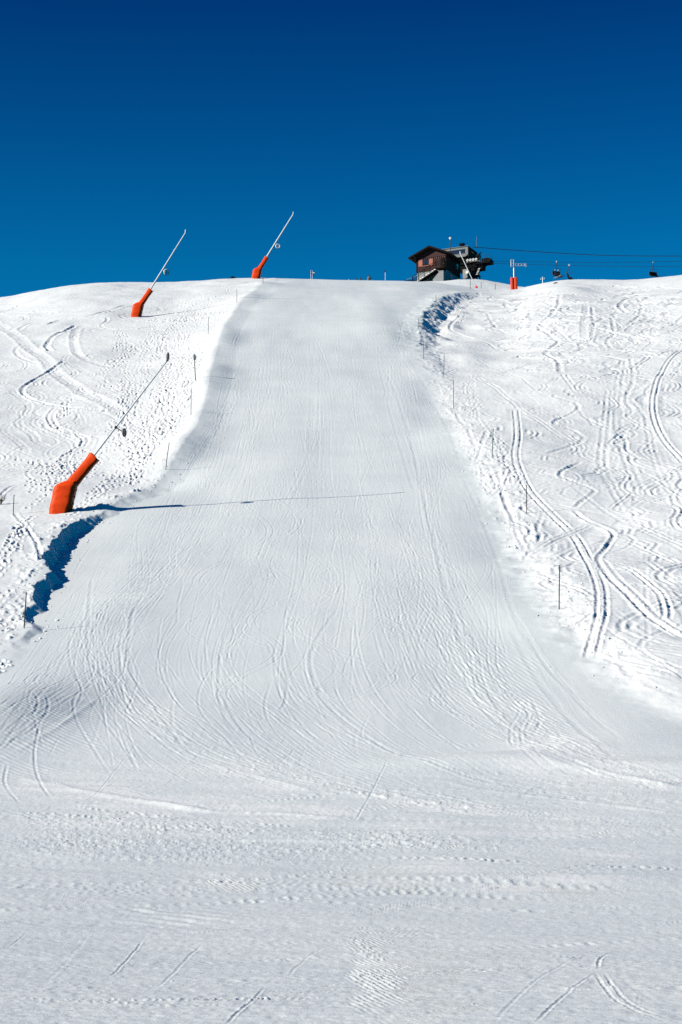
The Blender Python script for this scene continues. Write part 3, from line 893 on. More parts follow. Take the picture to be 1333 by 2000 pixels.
class MB:
    """collects primitives and links them as one mesh object"""
    def __init__(s):
        s.v, s.f, s.sm = [], [], []

    def add(s, vs, fs, smooth=False):
        o = len(s.v)
        s.v += [tuple(p) for p in vs]
        s.f += [[o + i for i in f] for f in fs]
        s.sm += [smooth] * len(fs)
        return s

    def box(s, x0, x1, y0, y1, z0, z1, M=None):
        vs = [Vector((x, y, z)) for z in (z0, z1) for x, y in ((x0, y0), (x1, y0), (x1, y1), (x0, y1))]
        if M is not None:
            vs = [M @ p for p in vs]
        return s.add(vs, [(3, 2, 1, 0), (4, 5, 6, 7), (0, 1, 5, 4), (1, 2, 6, 5), (2, 3, 7, 6), (3, 0, 4, 7)])

    def prism(s, poly, y0, y1):                    # polygon in x,z (counter-clockwise seen from -y), pushed along y
        n = len(poly)
        vs = [(x, y0, z) for x, z in poly] + [(x, y1, z) for x, z in poly]
        fs = [tuple(range(n)), tuple(range(2 * n - 1, n - 1, -1))] + [(i + n, (i + 1) % n + n, (i + 1) % n, i) for i in range(n)]
        return s.add(vs, fs)

    def loft(s, rings, smooth=True, caps=(True, True)):
        n = len(rings[0]); vs = [p for r_ in rings for p in r_]; fs = []
        for k in range(len(rings) - 1):
            for i in range(n):
                fs.append((k * n + i, k * n + (i + 1) % n, (k + 1) * n + (i + 1) % n, (k + 1) * n + i))
        s.add(vs, fs, smooth)
        if caps[0]:
            s.add(rings[0], [tuple(range(n - 1, -1, -1))])
        if caps[1]:
            s.add(rings[-1], [tuple(range(n))])
        return s

    def tube(s, pts, rad, n=8, smooth=True):
        pts = [Vector(p) for p in pts]
        rad = rad if isinstance(rad, (list, tuple)) else [rad] * len(pts)
        rings = []; ref = None
        for i, p in enumerate(pts):
            d = (pts[min(i + 1, len(pts) - 1)] - pts[max(i - 1, 0)]).normalized()
            if ref is None:
                ref = Vector((0, 0, 1)) if abs(d.z) < .9 else Vector((1, 0, 0))
            a = (ref - d * ref.dot(d)).normalized(); ref = a; b = d.cross(a)
            rings.append([p + (a * math.cos(t) + b * math.sin(t)) * rad[i] for t in [2 * math.pi * k / n for k in range(n)]])
        return s.loft(rings, smooth)

    def ring(s, c, R0, r0, M=None, n=20, m=8):     # torus in the x,z plane
        rings = []
        vs = []; fs = []
        for i in range(n):
            a = 2 * math.pi * i / n
            for k in range(m):
                b = 2 * math.pi * k / m
                q = Vector(((R0 + r0 * math.cos(b)) * math.cos(a), r0 * math.sin(b), (R0 + r0 * math.cos(b)) * math.sin(a)))
                vs.append((M @ q if M is not None else q) + Vector(c))
        for i in range(n):
            for k in range(m):
                fs.append((i * m + k, i * m + (k + 1) % m, ((i + 1) % n) * m + (k + 1) % m, ((i + 1) % n) * m + k))
        return s.add(vs, fs, True)

    def ball(s, c, rx, ry=None, rz=None, n=10, m=7):
        ry = ry or rx; rz = rz or rx
        c = Vector(c)
        vs = [c + Vector((0, 0, -rz))]; fs = []
        for k in range(1, m):
            t = math.pi * k / m - math.pi / 2
            for i in range(n):
                a = 2 * math.pi * i / n
                vs.append(c + Vector((rx * math.cos(t) * math.cos(a), ry * math.cos(t) * math.sin(a), rz * math.sin(t))))
        vs.append(c + Vector((0, 0, rz)))
        for i in range(n):
            fs.append((0, 1 + (i + 1) % n, 1 + i))
            fs.append((len(vs) - 1, len(vs) - 1 - n + i, len(vs) - 1 - n + (i + 1) % n))
        for k in range(m - 2):
            for i in range(n):
                a = 1 + k * n + i; b = 1 + k * n + (i + 1) % n
                fs.append((a, b, b + n, a + n))
        return s.add(vs, fs, True)

    def build(s, name, m, parent=None, loc=None, bevel=0):
        d = bpy.data.meshes.new(name)
        d.from_pydata(s.v, [], s.f)
        d.polygons.foreach_set("use_smooth", s.sm)
        d.update()
        o = bpy.data.objects.new(name, d)
        col.objects.link(o)
        for k in (m if isinstance(m, list) else [m]):
            d.materials.append(k)
        if parent is not None:
            o.parent = parent
        if loc is not None:
            o.location = loc
        if bevel:
            b = o.modifiers.new("bevel", 'BEVEL'); b.width = bevel; b.segments = 2; b.limit_method = 'ANGLE'
        return o


def tag(o, label, cat, group=None):
    o["label"] = label; o["category"] = cat
    if group:
        o["group"] = group
    return o


def thing(name, label, cat, loc, rz=0.0, group=None):
    o = bpy.data.objects.new(name, None)
    o.empty_display_size = .2
    col.objects.link(o)
    o.location = loc; o.rotation_euler = (0, 0, rz)
    return tag(o, label, cat, group)


# ---- materials of the things
M_PAD = mat("orange padding fabric", (.97, .070, .006), .5, 0, .06, 5, .012, .15)
M_PADIN = mat("padding seam", (.20, .018, .006), .7, 0, .2, 9)
M_STEEL = mat("galvanised steel", (.52, .54, .56), .42, .55, .10, 20)
M_ALU = mat("pale painted metal", (.78, .79, .80), .4, 0, .06, 12)
M_DARKM = mat("dark painted metal", (.03, .032, .036), .5, 0, .3, 12)
M_GREY = mat("grey metal", (.20, .21, .21), .5, .2, .2, 12)
M_GREEN = mat("green pole", (.010, .10, .05), .5, 0, .2, 6)
M_DKGREEN = mat("dark green pole", (.012, .035, .03), .5, 0, .2, 6)
M_BAMBOO = mat("weathered dark wood pole", (.06, .055, .05), .8, 0, .25, 9, .002)
M_CONC = mat("whitewashed concrete", (.29, .29, .295), .85, 0, .09, 2.0, .01)
M_WOOD = mat("red brown timber planks", (.045, .016, .017), .7, 0, .25, 3.0, .01, .2, (1, 1, 8))
M_DWOOD = mat("dark stained timber", (.012, .009, .009), .85, 0, .3, 4.0, .005, .1)
M_ROOF = mat("dark roof sheet", (.008, .008, .009), .85, 0, .3, 3.0, .005)
M_SHUT = mat("salmon shutter paint", (.38, .10, .06), .55, 0, .12, 5.0, .004, .3, (1, 1, 6))
M_GLASS = mat("dark window glass", (.012, .02, .04), .12, 0, .2, 2.0, 0, .6)
M_WHITE = mat("white paint", (.78, .78, .78), .5, 0, .06, 5)
M_HOUS = mat("grey station cladding", (.14, .15, .155), .55, .1, .10, 1.5, .002, .3, (6, 6, 1))
M_BLACK = mat("black machinery", (.006, .006, .007), .8, 0, .4, 3.0, .01, .08)
M_ROCK = mat("dark rock", (.05, .045, .04), .9, 0, .4, 4.0, .05)
M_TWIG = mat("bare twig bark", (.07, .05, .035), .9, 0, .3, 9)
M_NEEDLE = mat("dark pine needles", (.018, .03, .022), .8, 0, .4, 9)
M_REDP = mat("red padding", (.85, .062, .012), .5, 0, .15, 5, .01)
M_CABLE = mat("steel cable", (.025, .028, .035), .5, .3, .2, 5)


def rrect(cx, cy, cz, hx, hy, ax, ay, n=24, p=3.2):
    """rounded rectangle ring: half sizes hx, hy along the unit vectors ax, ay"""
    out = []
    for k in range(n):
        t = 2 * math.pi * k / n
        c, s_ = math.cos(t), math.sin(t)
        out.append(Vector((cx, cy, cz)) + ax * (hx * math.copysign(abs(c) ** (2 / p), c)) + ay * (hy * math.copysign(abs(s_) ** (2 / p), s_)))
    return out


def wrinkle(rings, sub, amp, seed):
    out = []
    for a_, b_ in zip(rings[:-1], rings[1:]):
        for k in range(sub):
            out.append([p.lerp(q, k / sub) for p, q in zip(a_, b_)])
    out.append(rings[-1])
    n = len(out[0])
    for i, rg_ in enumerate(out):
        c = sum(rg_, Vector()) / n
        for k in range(n):
            th = 2 * math.pi * k / n
            w_ = float(fbm(np.array([math.cos(th) * 1.6 + i * .05 + seed]), np.array([i * .33 + math.sin(th) * 1.6]), 211, 3, .6)[0])
            rg_[k] = rg_[k] + (rg_[k] - c).normalized() * amp * w_
    return out


# ---------------------------------------------------------------- snow lances
def lance(pu, pv, label, sc_, mast_lean, mast_len, wheel_at, wheel_yaw, steel, head_mat, sleeve_lean, dip=0.0):
    x, y = hit(pu, pv)
    t = thing("snow_lance", label, "snow lance", (x, y, gz(x, y) - dip), 0, "snow lances beside the run")
    X, Yv = Vector((math.cos(R(0)), -math.sin(R(0)), 0)), Vector((math.sin(R(0)), math.cos(R(0)), 0))
    b = MB()
    rings = []
    for (cx, z, hx, hy) in [(-.06, -.45, .40, .40), (-.02, -.05, .415, .42), (.05, .25, .43, .43), (.11, .55, .445, .44), (.165, .85, .455, .44),
                            (.20, .98, .44, .43), (.26, 1.08, .385, .40), (.33, 1.16, .31, .36), (.40, 1.22, .26, .30), (.44, 1.25, .20, .24)]:
        w = .012 * math.sin(7 * z)
        rings.append(rrect((cx) * sc_, 0, z * sc_, (hx + w) * sc_, (hy + w) * sc_, X, Yv, 32, 4.2))
    rings = wrinkle(rings, 5, .008 * sc_, pu)
    b.loft(rings).build("base_pad", M_PAD, t)
    # seam and lacing down the right hand side of the base pad
    for z in (.35, .62, .9):
        cx = .02 + .17 * z
        MB().box((cx + .40) * sc_, (cx + .462) * sc_, -.10 * sc_, .06 * sc_, (z - .035) * sc_, (z + .035) * sc_).build("lacing_strap", M_PADIN, t)
    a = R(sleeve_lean)
    d = Vector((math.sin(a), 0, math.cos(a))); n = Vector((math.cos(a), 0, -math.sin(a)))
    o = Vector((.42, 0, 1.13)) * sc_
    rings = []
    for (s_, h, hy) in [(0, .225, .25), (.12, .232, .25), (.45, .222, .235), (.85, .212, .23), (1.2, .215, .23), (1.42, .235, .245), (1.47, .24, .25)]:
        c = o + d * s_ * sc_
        rings.append(rrect(c.x, c.y, c.z, h * sc_, hy * sc_, n, Yv, 24, 3.6))
    rings = wrinkle(rings, 4, .007 * sc_, pu + 40)
    # slack mouth: a wavy rim, the padding 3 cm thick
    inner = [o + d * 1.40 * sc_ + (p - (o + d * 1.47 * sc_)) * .80 for p in rings[-1]]
    deep = [o + d * .9 * sc_ + (p - (o + d * 1.47 * sc_)) * .74 for p in rings[-1]]
    rings[-1] = [p + d * (.035 * sc_ * math.sin(3 * 2 * math.pi * k / 24 + .6)) for k, p in enumerate(rings[-1])]
    MB().loft(rings + [inner, deep], True, (True, True)).build("sleeve_pad", M_PAD, t)
    c0 = o + d * .02 * sc_
    rg = [rrect(*(c0 + d * k), .238 * sc_, .262 * sc_, n, Yv, 24, 3.6) for k in (-.012, .012)]
    MB().loft(rg, True, (False, False)).build("neck_seam", M_PADIN, t)
    am = R(mast_lean)
    dm = Vector((math.sin(am), 0, math.cos(am)))
    m0 = o + d * 1.0 * sc_ - n * .03
    tip = m0 + dm * mast_len
    L_ = mast_len
    mw = sc_ * max(1, y / 110)
    mt = MB().tube([m0, m0 + dm * L_ * .45, tip], [.045 * mw, .04 * mw, .032 * mw], 12)
    for f_ in (.22, .45, .72):
        q = m0 + dm * L_ * f_
        mt.tube([q - dm * .03, q + dm * .03], .053 * mw, 10)
    mt.build("mast", steel, t)
    hd = MB().tube([tip - dm * .06, tip + dm * .04, tip + Vector((.03, 0, .16)), tip + Vector((.035, 0, .34)) * sc_], [.03, .045, .045, .038], 10)
    for k in range(5):
        q = tip + Vector((.03, 0, .08 + .045 * k)) * sc_
        hd.tube([q + Vector((-.075, 0, 0)), q + Vector((.075, 0, 0))], .014, 6)
    hd.build("nozzle_head", head_mat, t)
    # winch wheel on its bracket
    q = m0 + dm * L_ * wheel_at
    ws = .72 if steel is M_STEEL else 1.1
    e = q + Vector((.36, -.10, -.24)) * sc_
    br = MB().tube([q, e], .022 * sc_, 8).tube([q - dm * .05, q + dm * .05], .06 * sc_, 10).build("bracket", M_DARKM if steel is M_STEEL else M_ALU, t)
    Mz = Matrix.Rotation(R(wheel_yaw), 4, 'Z')
    w = MB().ring(e, .20 * sc_ * ws, .055 * sc_ * ws, Mz)
    for k in range(4):
        a_ = k * math.pi / 4
        w.tube([e + Mz @ Vector((math.cos(a_), 0, math.sin(a_))) * .2 * sc_ * ws, e - Mz @ Vector((math.cos(a_), 0, math.sin(a_))) * .2 * sc_ * ws], .012 * sc_, 6)
    w.tube([e + Mz @ Vector((0, -.06, 0)), e + Mz @ Vector((0, .06, 0))], .05 * sc_, 10)
    w.build("hand_wheel", M_GREY if steel is M_STEEL else M_WHITE, br)
    return t


lance(118, 1001, "large snow lance with orange padded base on the lip of the shaded cut bank", 1.0, 36.4, 5.38, .36, 72, M_STEEL, M_DARKM, 38.7)
lance(266, 618, "snow lance with orange padded base and white mast, standing just below the left skyline", 1.05, 30.3, 6.6, .40, 25, M_ALU, M_ALU, 33)
lance(499.5, 543.8, "snow lance with orange padded base standing on the skyline at the run's top", 1.10, 30.7, 6.57, .36, 12, M_ALU, M_ALU, 31, .1)

# ---------------------------------------------------------------- piste marker poles
MARK = "thin marker poles along the edges of the run"


def pole(ub, vb, ut, vt, m, label, rad=.017, group=MARK, lift=0):
    x, y = hit(ub, vb)
    z = gz(x, y)
    top = ray(ut, vt, y)
    h = top.z - z
    t = thing("marker_pole", label, "marker pole", (x, y, z), 0, group)
    f_ = max(1.0, y / 150)
    MB().tube([(0, 0, -.3), ((top.x - x) * .5, 0, h * .5), (top.x - x, 0, h)], [rad * f_, rad * f_, rad * f_ * .9], 8).build("shaft", m, t)
    MB().tube([((top.x - x) * .985, 0, h * .985), (top.x - x, 0, h + .012)], [rad * f_ * 1.25] * 2, 8).build("cap", M_DARKM, t)
    return t


pole(1092, 1190, 1093.5, 1105, M_DKGREEN, "tall dark green marker pole, lowest one on the right side of the run")
pole(1029, 1002, 1029, 948, M_BAMBOO, "dark marker pole standing beside the deep double ski track on the right")
pole(961, 893, 964, 838, M_GREEN, "bright green marker pole leaning right, just left of where the double ski track starts")
pole(886.5, 798, 886, 743, M_GREEN, "bright green upright marker pole on the right side of the run at mid height")
pole(867, 736, 868, 690, M_DKGREEN, "dark green marker pole right below the shaded blue hollow, on its right")
pole(828, 701, 828, 668, M_DKGREEN, "short grey green marker pole at the lower end of the shaded blue hollow")
pole(818, 643, 818, 622, M_GREEN, "faint pale green marker pole on the left rim of the shaded blue hollow")
pole(852, 600, 852, 577, M_GREEN, "faint green marker pole at the top end of the shaded blue hollow")
pole(47, 1226, 52, 1158, M_BAMBOO, "dark marker pole leaning slightly right beside the deeply shaded cut bank")
pole(26, 1006, 28, 967, M_BAMBOO, "short dark marker pole left of the nearest orange snow lance, beside the bare shrub")
pole(323, 917, 331, 865, M_BAMBOO, "leaning dark marker pole on the left bank, right of the near orange pad")
pole(373.5, 811, 374, 760, M_BAMBOO, "upright dark marker pole on the bright white left bank, below the padded post")
pole(407, 652, 408, 620, M_BAMBOO, "thin marker pole above the padded post on the left bank")
pole(463, 592, 463, 565, M_BAMBOO, "thin marker pole at the upper left corner of the groomed run")
pole(514, 554, 514.5, 530, M_BAMBOO, "thin marker pole just right of the orange lance on the skyline")
pole(919, 565, 919.5, 546, M_BAMBOO, "thin dark pole left of the foot of the leaning mast below the lift station")
pole(940, 563, 940.5, 551, M_BAMBOO, "short dark pole just right of the foot of the leaning mast below the lift station")
pole(968, 565.5, 968, 555, M_BAMBOO, "short dark pole midway between the leaning mast and the red padded post")

# post with a padded head
x, y = hit(383, 745)
z = gz(x, y)
t = thing("padded_post", "leaning dark post with a grey padded head, on the left bank above the run", "post", (x, y, z))
h = ray(380, 692, y).z - z
dx = ray(380, 692, y).x - x
MB().tube([(0, 0, -.3), (dx, 0, h * .98)], .026, 8).build("shaft", M_BAMBOO, t)
MB().loft([rrect(dx * f_, 0, h * f_, hx, hx, Vector((1, 0, 0)), Vector((0, 1, 0)), 14, 2.4) for f_, hx in ((.77, .03), (.80, .07), (.89, .09), (.96, .08), (1.0, .04))]).build("padded_head", M_GREY, t)

# ---------------------------------------------------------------- red padded post on the right shoulder
x, y = hit(1004.5, 565)
z = gz(x, y)
k = y * CP / F * 1.04
t = thing("padded_mast", "pale mast with red padded foot, small cage and side arm, right of the lift station", "mast", (x, y, z))
for s_ in (-1, 1):
    MB().loft([rrect(s_ * .21, 0, q, .19, .26, Vector((1, 0, 0)), Vector((0, 1, 0)), 20, 4) for q in (-.4, 0, .45, .9, 1.3, 1.38)]).build("foot_pad", M_REDP, t)
MB().tube([(0, 0, 0), (.02, 0, 1.9), (.02, 0, 3.45)], [.09, .085, .075], 10).build("shaft", M_STEEL, t)
cg = MB()
for a_ in (-.30, .0):
    for b_ in (-.2, .2):
        cg.tube([(a_ - .02, b_, 2.75), (a_ - .02, b_, 3.55)], .022, 6)
for q in (2.78, 3.15, 3.52):
    for b_ in (-.2, .2):
        cg.tube([(-.34, b_, q), (.02, b_, q)], .02, 6)
    cg.tube([(-.32, -.2, q), (-.32, .2, q)], .02, 6)
cg.build("cage", M_STEEL, t)
ar = MB()
for q in (2.86, 3.10):
    ar.tube([(.02, 0, q), (1.42, 0, q - .03)], .028, 6)
for i in range(8):
    ar.tube([(.05 + .17 * i, 0, 2.86), (.05 + .17 * (i + 1), 0, 3.08) if i % 2 == 0 else (.05 + .17 * i, 0, 3.08)], .018, 6)
ar.box(1.3, 1.46, -.08, .08, 2.76, 3.12)
ar.build("side_arm", M_STEEL, t)

# ---------------------------------------------------------------- leaning mast below the station
x, y = hit(931, 562.5)
z = gz(x, y)
t = thing("leaning_mast", "thin pale mast leaning left before the lift station, small red pad at its foot", "mast", (x, y, z))
top = ray(899.5, 495, y) - Vector((x, y, z))
MB().tube([(0, 0, 0), top * .5, top], [.045, .05, .05], 8).build("shaft", M_ALU, t)
MB().tube([top * .97, top * 1.0, top + Vector((-.02, 0, .25))], [.06, .07, .06], 8).build("nozzle_head", M_ALU, t)
MB().loft([rrect(-.02, 0, q, hx, hx, Vector((1, 0, 0)), Vector((0, 1, 0)), 14, 3) for q, hx in ((-.3, .14), (0, .17), (.16, .15), (.24, .08))]).build("foot_pad", M_REDP, t)

# ---------------------------------------------------------------- chalet on the knoll
RZ = R(-25)
C0 = ray(872, 547, 290)
t = thing("chalet", "small brown timber chalet with a dark pitched roof on a white base, on the skyline", "chalet", C0, RZ)
Wd, Ln = 4.75, 5.5
rise = .43
zr = 5.45
def rz_(xx):                                        # underside of the roof
    return zr - .17 - rise * abs(xx + Wd / 2)
MB().box(-Wd, 0, 0, Ln, -1.6, 1.72).build("base_wall", M_CONC, t)
wl = MB()
xx0, xx1 = -Wd - .07, .07
wl.prism([(xx0, 1.72), (xx1, 1.72), (xx1, rz_(xx1) + .02), (-Wd / 2, rz_(-Wd / 2) + .02), (xx0, rz_(xx0) + .02)], -.07, Ln + .07)
wall = wl.build("timber_wall", M_WOOD, t)
pl = MB()
for i in range(12):
    q = 1.9 + .17 * i
    pl.box(-Wd - .07, .07, -.082, -.068, q, q + .018)
for i in range(1):
    pl.box(-Wd - .1, -Wd + .10, -.10, .02, 1.72, 3.9)
    pl.box(-.10, .10, -.10, .02, 1.72, 3.9)
pl.build("corner_boards", M_DWOOD, t)
# dark sheet on the long side, its shade put into the colour
MB().box(.072, .10, -.05, Ln + .05, 1.70, 4.15).build("side_shade_sheet", M_DWOOD, t)
rf = MB()
for s_ in (-1, 1):
    e = -Wd / 2 + s_ * (Wd / 2 + 1.0)
    r0 = (-Wd / 2, zr); r1 = (e, zr - rise * (Wd / 2 + 1.0))
    poly = [(r0[0], r0[1] - .17), (r1[0], r1[1] - .17), (r1[0], r1[1]), r0]
    if s_ == 1:
        rf.prism(poly, -.95, Ln + .7)
    else:
        rf.prism(poly[::-1], -.95, Ln + .7)
roof = rf.build("roof", M_ROOF, t)
bg_ = MB()
for s_ in (-1, 1):
    e = -Wd / 2 + s_ * (Wd / 2 + 1.02)
    poly = [(-Wd / 2, zr - .24), (e, zr - rise * (Wd / 2 + 1.02) - .24), (e, zr - rise * (Wd / 2 + 1.02) + .02), (-Wd / 2, zr + .02)]
    bg_.prism(poly if s_ == 1 else poly[::-1], -.99, -.953)
bg_.build("bargeboard", M_DWOOD, roof)
rs = MB()
for s_ in (-1, 1):
    e = -Wd / 2 + s_ * (Wd / 2 + 1.0)
    ez = zr - rise * (Wd / 2 + 1.0)
    rs.tube([(e + s_ * .06, -.98, ez - .10), (e + s_ * .06, Ln + .7, ez - .10)], .06, 8)
rs.build("gutter", M_DWOOD, roof)
for xx in (-Wd - .55, -Wd - .05, .05, .55):
    MB().box(xx - .05, xx + .05, -.9, 0, rz_(xx) - .14, rz_(xx)).build("rafter", M_DWOOD, roof)
tr = MB().box(-Wd - .06, .06, -.16, -.085, 3.72, 3.80)
for i in range(15):
    tr.box(-Wd + .1 + i * .325, -Wd + .26 + i * .325, -.14, -.085, 3.60, 3.72)
tr.build("carved_trim", M_DWOOD, t)
M_TRIM = mat("faded trim paint", (.34, .17, .16), .7)
for i in range(14):
    MB().box(-Wd + .27 + i * .325, -Wd + .40 + i * .325, -.115, -.085, 3.61, 3.71).build("trim_slat", M_TRIM, t)
wn = MB()
wx0, wx1, wz0, wz1 = -3.72, -2.82, 2.78, 3.58
for (a_, b_, c_, d_) in ((wx0, wx1, wz0 - .07, wz0), (wx0, wx1, wz1, wz1 + .07), (wx0 - .06, wx0, wz0 - .07, wz1 + .07), (wx1, wx1 + .06, wz0 - .07, wz1 + .07), ((wx0 + wx1) / 2 - .035, (wx0 + wx1) / 2 + .035, wz0, wz1)):
    wn.box(a_, b_, -.13, -.085, c_, d_)
w_ = wn.build("window", M_DWOOD, t)
MB().box(wx0, (wx0 + wx1) / 2 - .035, -.11, -.09, wz0, wz1).box((wx0 + wx1) / 2 + .035, wx1, -.11, -.09, wz0, wz1).build("pane", M_GLASS, w_)
for (a_, b_) in ((wx0 - .74, wx0 - .08), (wx1 + .08, wx1 + .70)):
    sh = MB().box(a_, b_, -.125, -.088, wz0 - .10, wz1 + .06).build("shutter", M_SHUT, t)
    MB().box(a_ + .02, b_ - .02, -.145, -.127, wz0 + .06, wz0 + .14).build("shutter_slat", M_SHUT, sh)
    MB().box(a_ + .02, b_ - .02, -.145, -.127, wz1 - .16, wz1 - .08).build("shutter_slat", M_SHUT, sh)
MB().box(wx0 - .74, wx1 + .70, -.16, -.086, wz0 - .22, wz0 - .13).build("window_sill", M_SHUT, t)
dr_ = MB().box(-.85, -.16, -.12, -.085, 1.78, 3.55).build("door", M_DWOOD, t)
MB().box(-.28, -.22, -.16, -.12, 2.6, 2.72).build("handle", M_STEEL, dr_)
# landing and outside stairs
MB().box(-1.15, .12, -1.25, -.10, 1.60, 1.74).build("landing", M_DWOOD, t)
MB().prism([(-1.75, -1.5), (-.02, -1.5), (-.02, 1.25), (-.55, 1.25), (-1.75, .05)], -1.05, -.005).build("landing_wall", M_CONC, t)
stp = 11
st = MB()
for i in range(stp):
    fx = -1.15 - (i + 1) * .325; fz = 1.60 - (i + 1) * .165
    st.box(fx, fx + .27, -1.33, -.14, fz - .05, fz + .08)
st.build("stair_treads", M_WHITE, t)
sg = MB()
for q in (-1.18, -.14):
    sg.prism([(-1.15 - .325 * stp - .1, 1.60 - .165 * stp - .26), (-1.15, 1.36), (-1.15, 1.46), (-1.15 - .325 * stp - .1, 1.60 - .165 * stp - .16)], q, q + .05)
sg.prism([(-1.15 - .325 * stp, 1.44 - .165 * stp), (-1.15, 1.36), (-1.15, 1.40), (-1.15 - .325 * stp, 1.44 - .165 * stp)], -1.2, -.15)
sg.build("stair_stringers", M_DWOOD, t)
rl = MB()
x1_, z1_ = -1.15 - .325 * stp - .15, 1.60 - .165 * stp
for hh in (.5, .75, 1.0):
    rl.tube([(x1_, -1.36, z1_ + hh), (-1.15, -1.36, 1.74 + hh)], .035 if hh < 1 else .05, 6)
for i in range(5):
    f_ = i / 4
    px_, pz_ = x1_ + (-1.15 - x1_) * f_, z1_ + (1.74 - z1_) * f_
    rl.box(px_ - .04, px_ + .04, -1.40, -1.335, pz_ - .15, pz_ + 1.02)
for hh in (.28, .46, .64, .82, 1.0):
    rl.box(-1.15, .14, -1.30, -1.26, 1.74 + hh - .04, 1.74 + hh + .04)
    rl.box(.10, .14, -1.26, -.10, 1.74 + hh - .04, 1.74 + hh + .04)
rl.box(.06, .14, -1.30, -1.22, 1.70, 2.76)
rl.build("stair_railing", M_DWOOD, t)
sw = MB().box(.0, .03, 1.75, 2.75, .45, 1.25)
sw.build("side_window", M_GLASS, t)
MB().box(.105, .26, 3.9, 4.35, 3.05, 3.55).box(.105, .20, 3.95, 4.3, 2.78, 2.92).build("wall_box", M_WHITE, t)

# rail in the snow at the foot of the stairs
p0, p1 = ray(791.5, 549.5, 288), ray(815, 547.5, 288)
t = thing("handrail", "low dark rail running over the snow left of the chalet stairs", "rail", p0)
d_ = p1 - p0
MB().tube([(0, 0, .05), d_ + Vector((0, 0, .05))], .07, 6).build("beam", M_DWOOD, t)
for f_, hh in ((.05, .35), (.62, .7), (.95, .6)):
    MB().tube([d_ * f_ + Vector((0, 0, -.8)), d_ * f_ + Vector((0, 0, hh))], .05, 6).build("post", M_DWOOD, t)
MB().tube([d_ * .05 + Vector((0, 0, .3)), d_ * .62 + Vector((0, 0, .45)), d_ * 1.0 + Vector((0, 0, .75))], .025, 6).build("wire", M_STEEL, t)

# floodlight pole behind the chalet roof
pb = ray(880, 545, 297)
t = thing("floodlight_pole", "dark pole with a pale floodlight rising behind the chalet roof", "light pole", pb)
tp = ray(880, 468, 297) - pb
MB().tube([(0, 0, -1), tp], .05, 8).build("shaft", M_DARKM, t)
MB().loft([rrect(.08, 0, tp.z + q, hx, .16, Vector((1, 0, 0)), Vector((0, 1, 0)), 14, 3) for q, hx in ((0, .06), (.12, .20), (.30, .24), (.36, .14))]).build("lamp_head", M_WHITE, t)
MB().box(-.18, .22, -.05, .05, tp.z + .36, tp.z + .46).tube([(.16, 0, tp.z + .4), (.2, 0, tp.z + .58)], .03, 6).build("lamp_bracket", M_DARKM, t)

# ---------------------------------------------------------------- chairlift top station
S0 = ray(915, 542, 299)
t = thing("lift_station", "grey and black chairlift top station with a machine housing, behind the chalet", "lift station", S0, RZ)
hs = MB()
hs.prism([(-5.6, 3.55), (-.45, 3.45), (0, 3.75), (0, 5.02), (-5.6, 5.02)], 0, .12)
hs.box(-5.6, 0, .12, 3.9, 3.55, 5.02)
hs.build("housing", M_HOUS, t)
MB().box(-5.7, .10, -.12, 4.0, 5.024, 5.10).build("roof_edge", M_HOUS, t)
gl = MB()
for i in range(5):
    a_ = -3.95 + i * .70
    gl.box(a_, a_ + .66, -.03, -.004, 3.98, 4.66)
gw_ = gl.build("window_band", M_GLASS, t)
MB().box(-4.0, -.42, -.05, -.004, 4.66, 4.70).box(-4.0, -.42, -.05, -.004, 3.93, 3.98).build("window_frame", M_HOUS, gw_)
MB().box(.004, .06, .05, 3.95, 2.6, 5.0).build("end_wall", M_BLACK, t)
mc = MB().box(-4.2, -.05, .35, 3.7, 2.3, 3.548)
mc.box(-2.2, .0, .6, 3.4, 1.6, 2.3).box(-.9, .35, .8, 3.2, -1.4, 1.6).box(.06, .9, .4, 3.6, 2.2, 2.75)
mc.tube([(.3, 1.2, 2.3), (1.2, 1.2, .6)], .10, 8).tube([(.3, 2.6, 2.3), (1.0, 2.6, .2)], .10, 8)
mc.box(1.0, 2.3, .2, 1.6, 1.2, 2.0).box(.3, 1.5, -.1, 1.4, 1.5, 2.25)
mc.tube([(2.2, .5, 2.0), (1.2, .5, .2)], .09, 8).tube([(3.2, .6, 2.0), (1.4, .6, .6)], .07, 8).tube([(1.0, .3, 1.4), (2.6, .3, 2.0)], .07, 8)
mc.build("machine_block", M_BLACK, t)
MB().box(-.85, -.10, -.15, .55, -1.2, 1.35).build("concrete_pillar", M_CONC, t)
for i in range(4):
    c_ = Vector((.10 + i * .47, -.42, 2.62))
    wv = MB().tube([c_ + Vector((0, -.07, 0)), c_ + Vector((0, .07, 0))], .21, 16).ring(c_ + Vector((0, -.07, 0)), .17, .035, None, 16, 6)
    sv = wv.build("sheave", M_WHITE, t)
    MB().tube([c_ + Vector((0, -.12, 0)), c_ + Vector((0, .12, 0))], .06, 8).build("axle", M_DARKM, sv)
bm_ = MB().box(-.15, 2.1, -.32, -.22, 2.26, 2.38).box(-.1, 1.9, -.6, -.34, 2.27, 2.32)
bm_.build("sheave_beam", M_GREY, t)
c_ = Vector((-.05, -.35, .75))
MB().tube([c_ + Vector((0, -.08, 0)), c_ + Vector((0, .08, 0))], .26, 18).ring(c_ + Vector((0, -.08, 0)), .23, .04).build("counter_wheel", M_WHITE, t)
MB().tube([(.1, -.3, 1.15), (.9, -.2, 1.5), (1.3, 0, 1.2)], .12, 8).box(.4, 1.1, -.3, .2, .9, 1.3).build("drive_unit", M_BLACK, t)
pf_ = MB().box(1.55, 3.65, -.3, 1.6, 2.0, 2.12).box(1.0, 3.7, -.34, -.24, 1.90, 2.02).box(2.3, 3.6, -.2, 1.5, 2.12, 2.7)
pf_.tube([(.6, .2, 1.7), (3.6, .2, 2.0)], .08, 6)
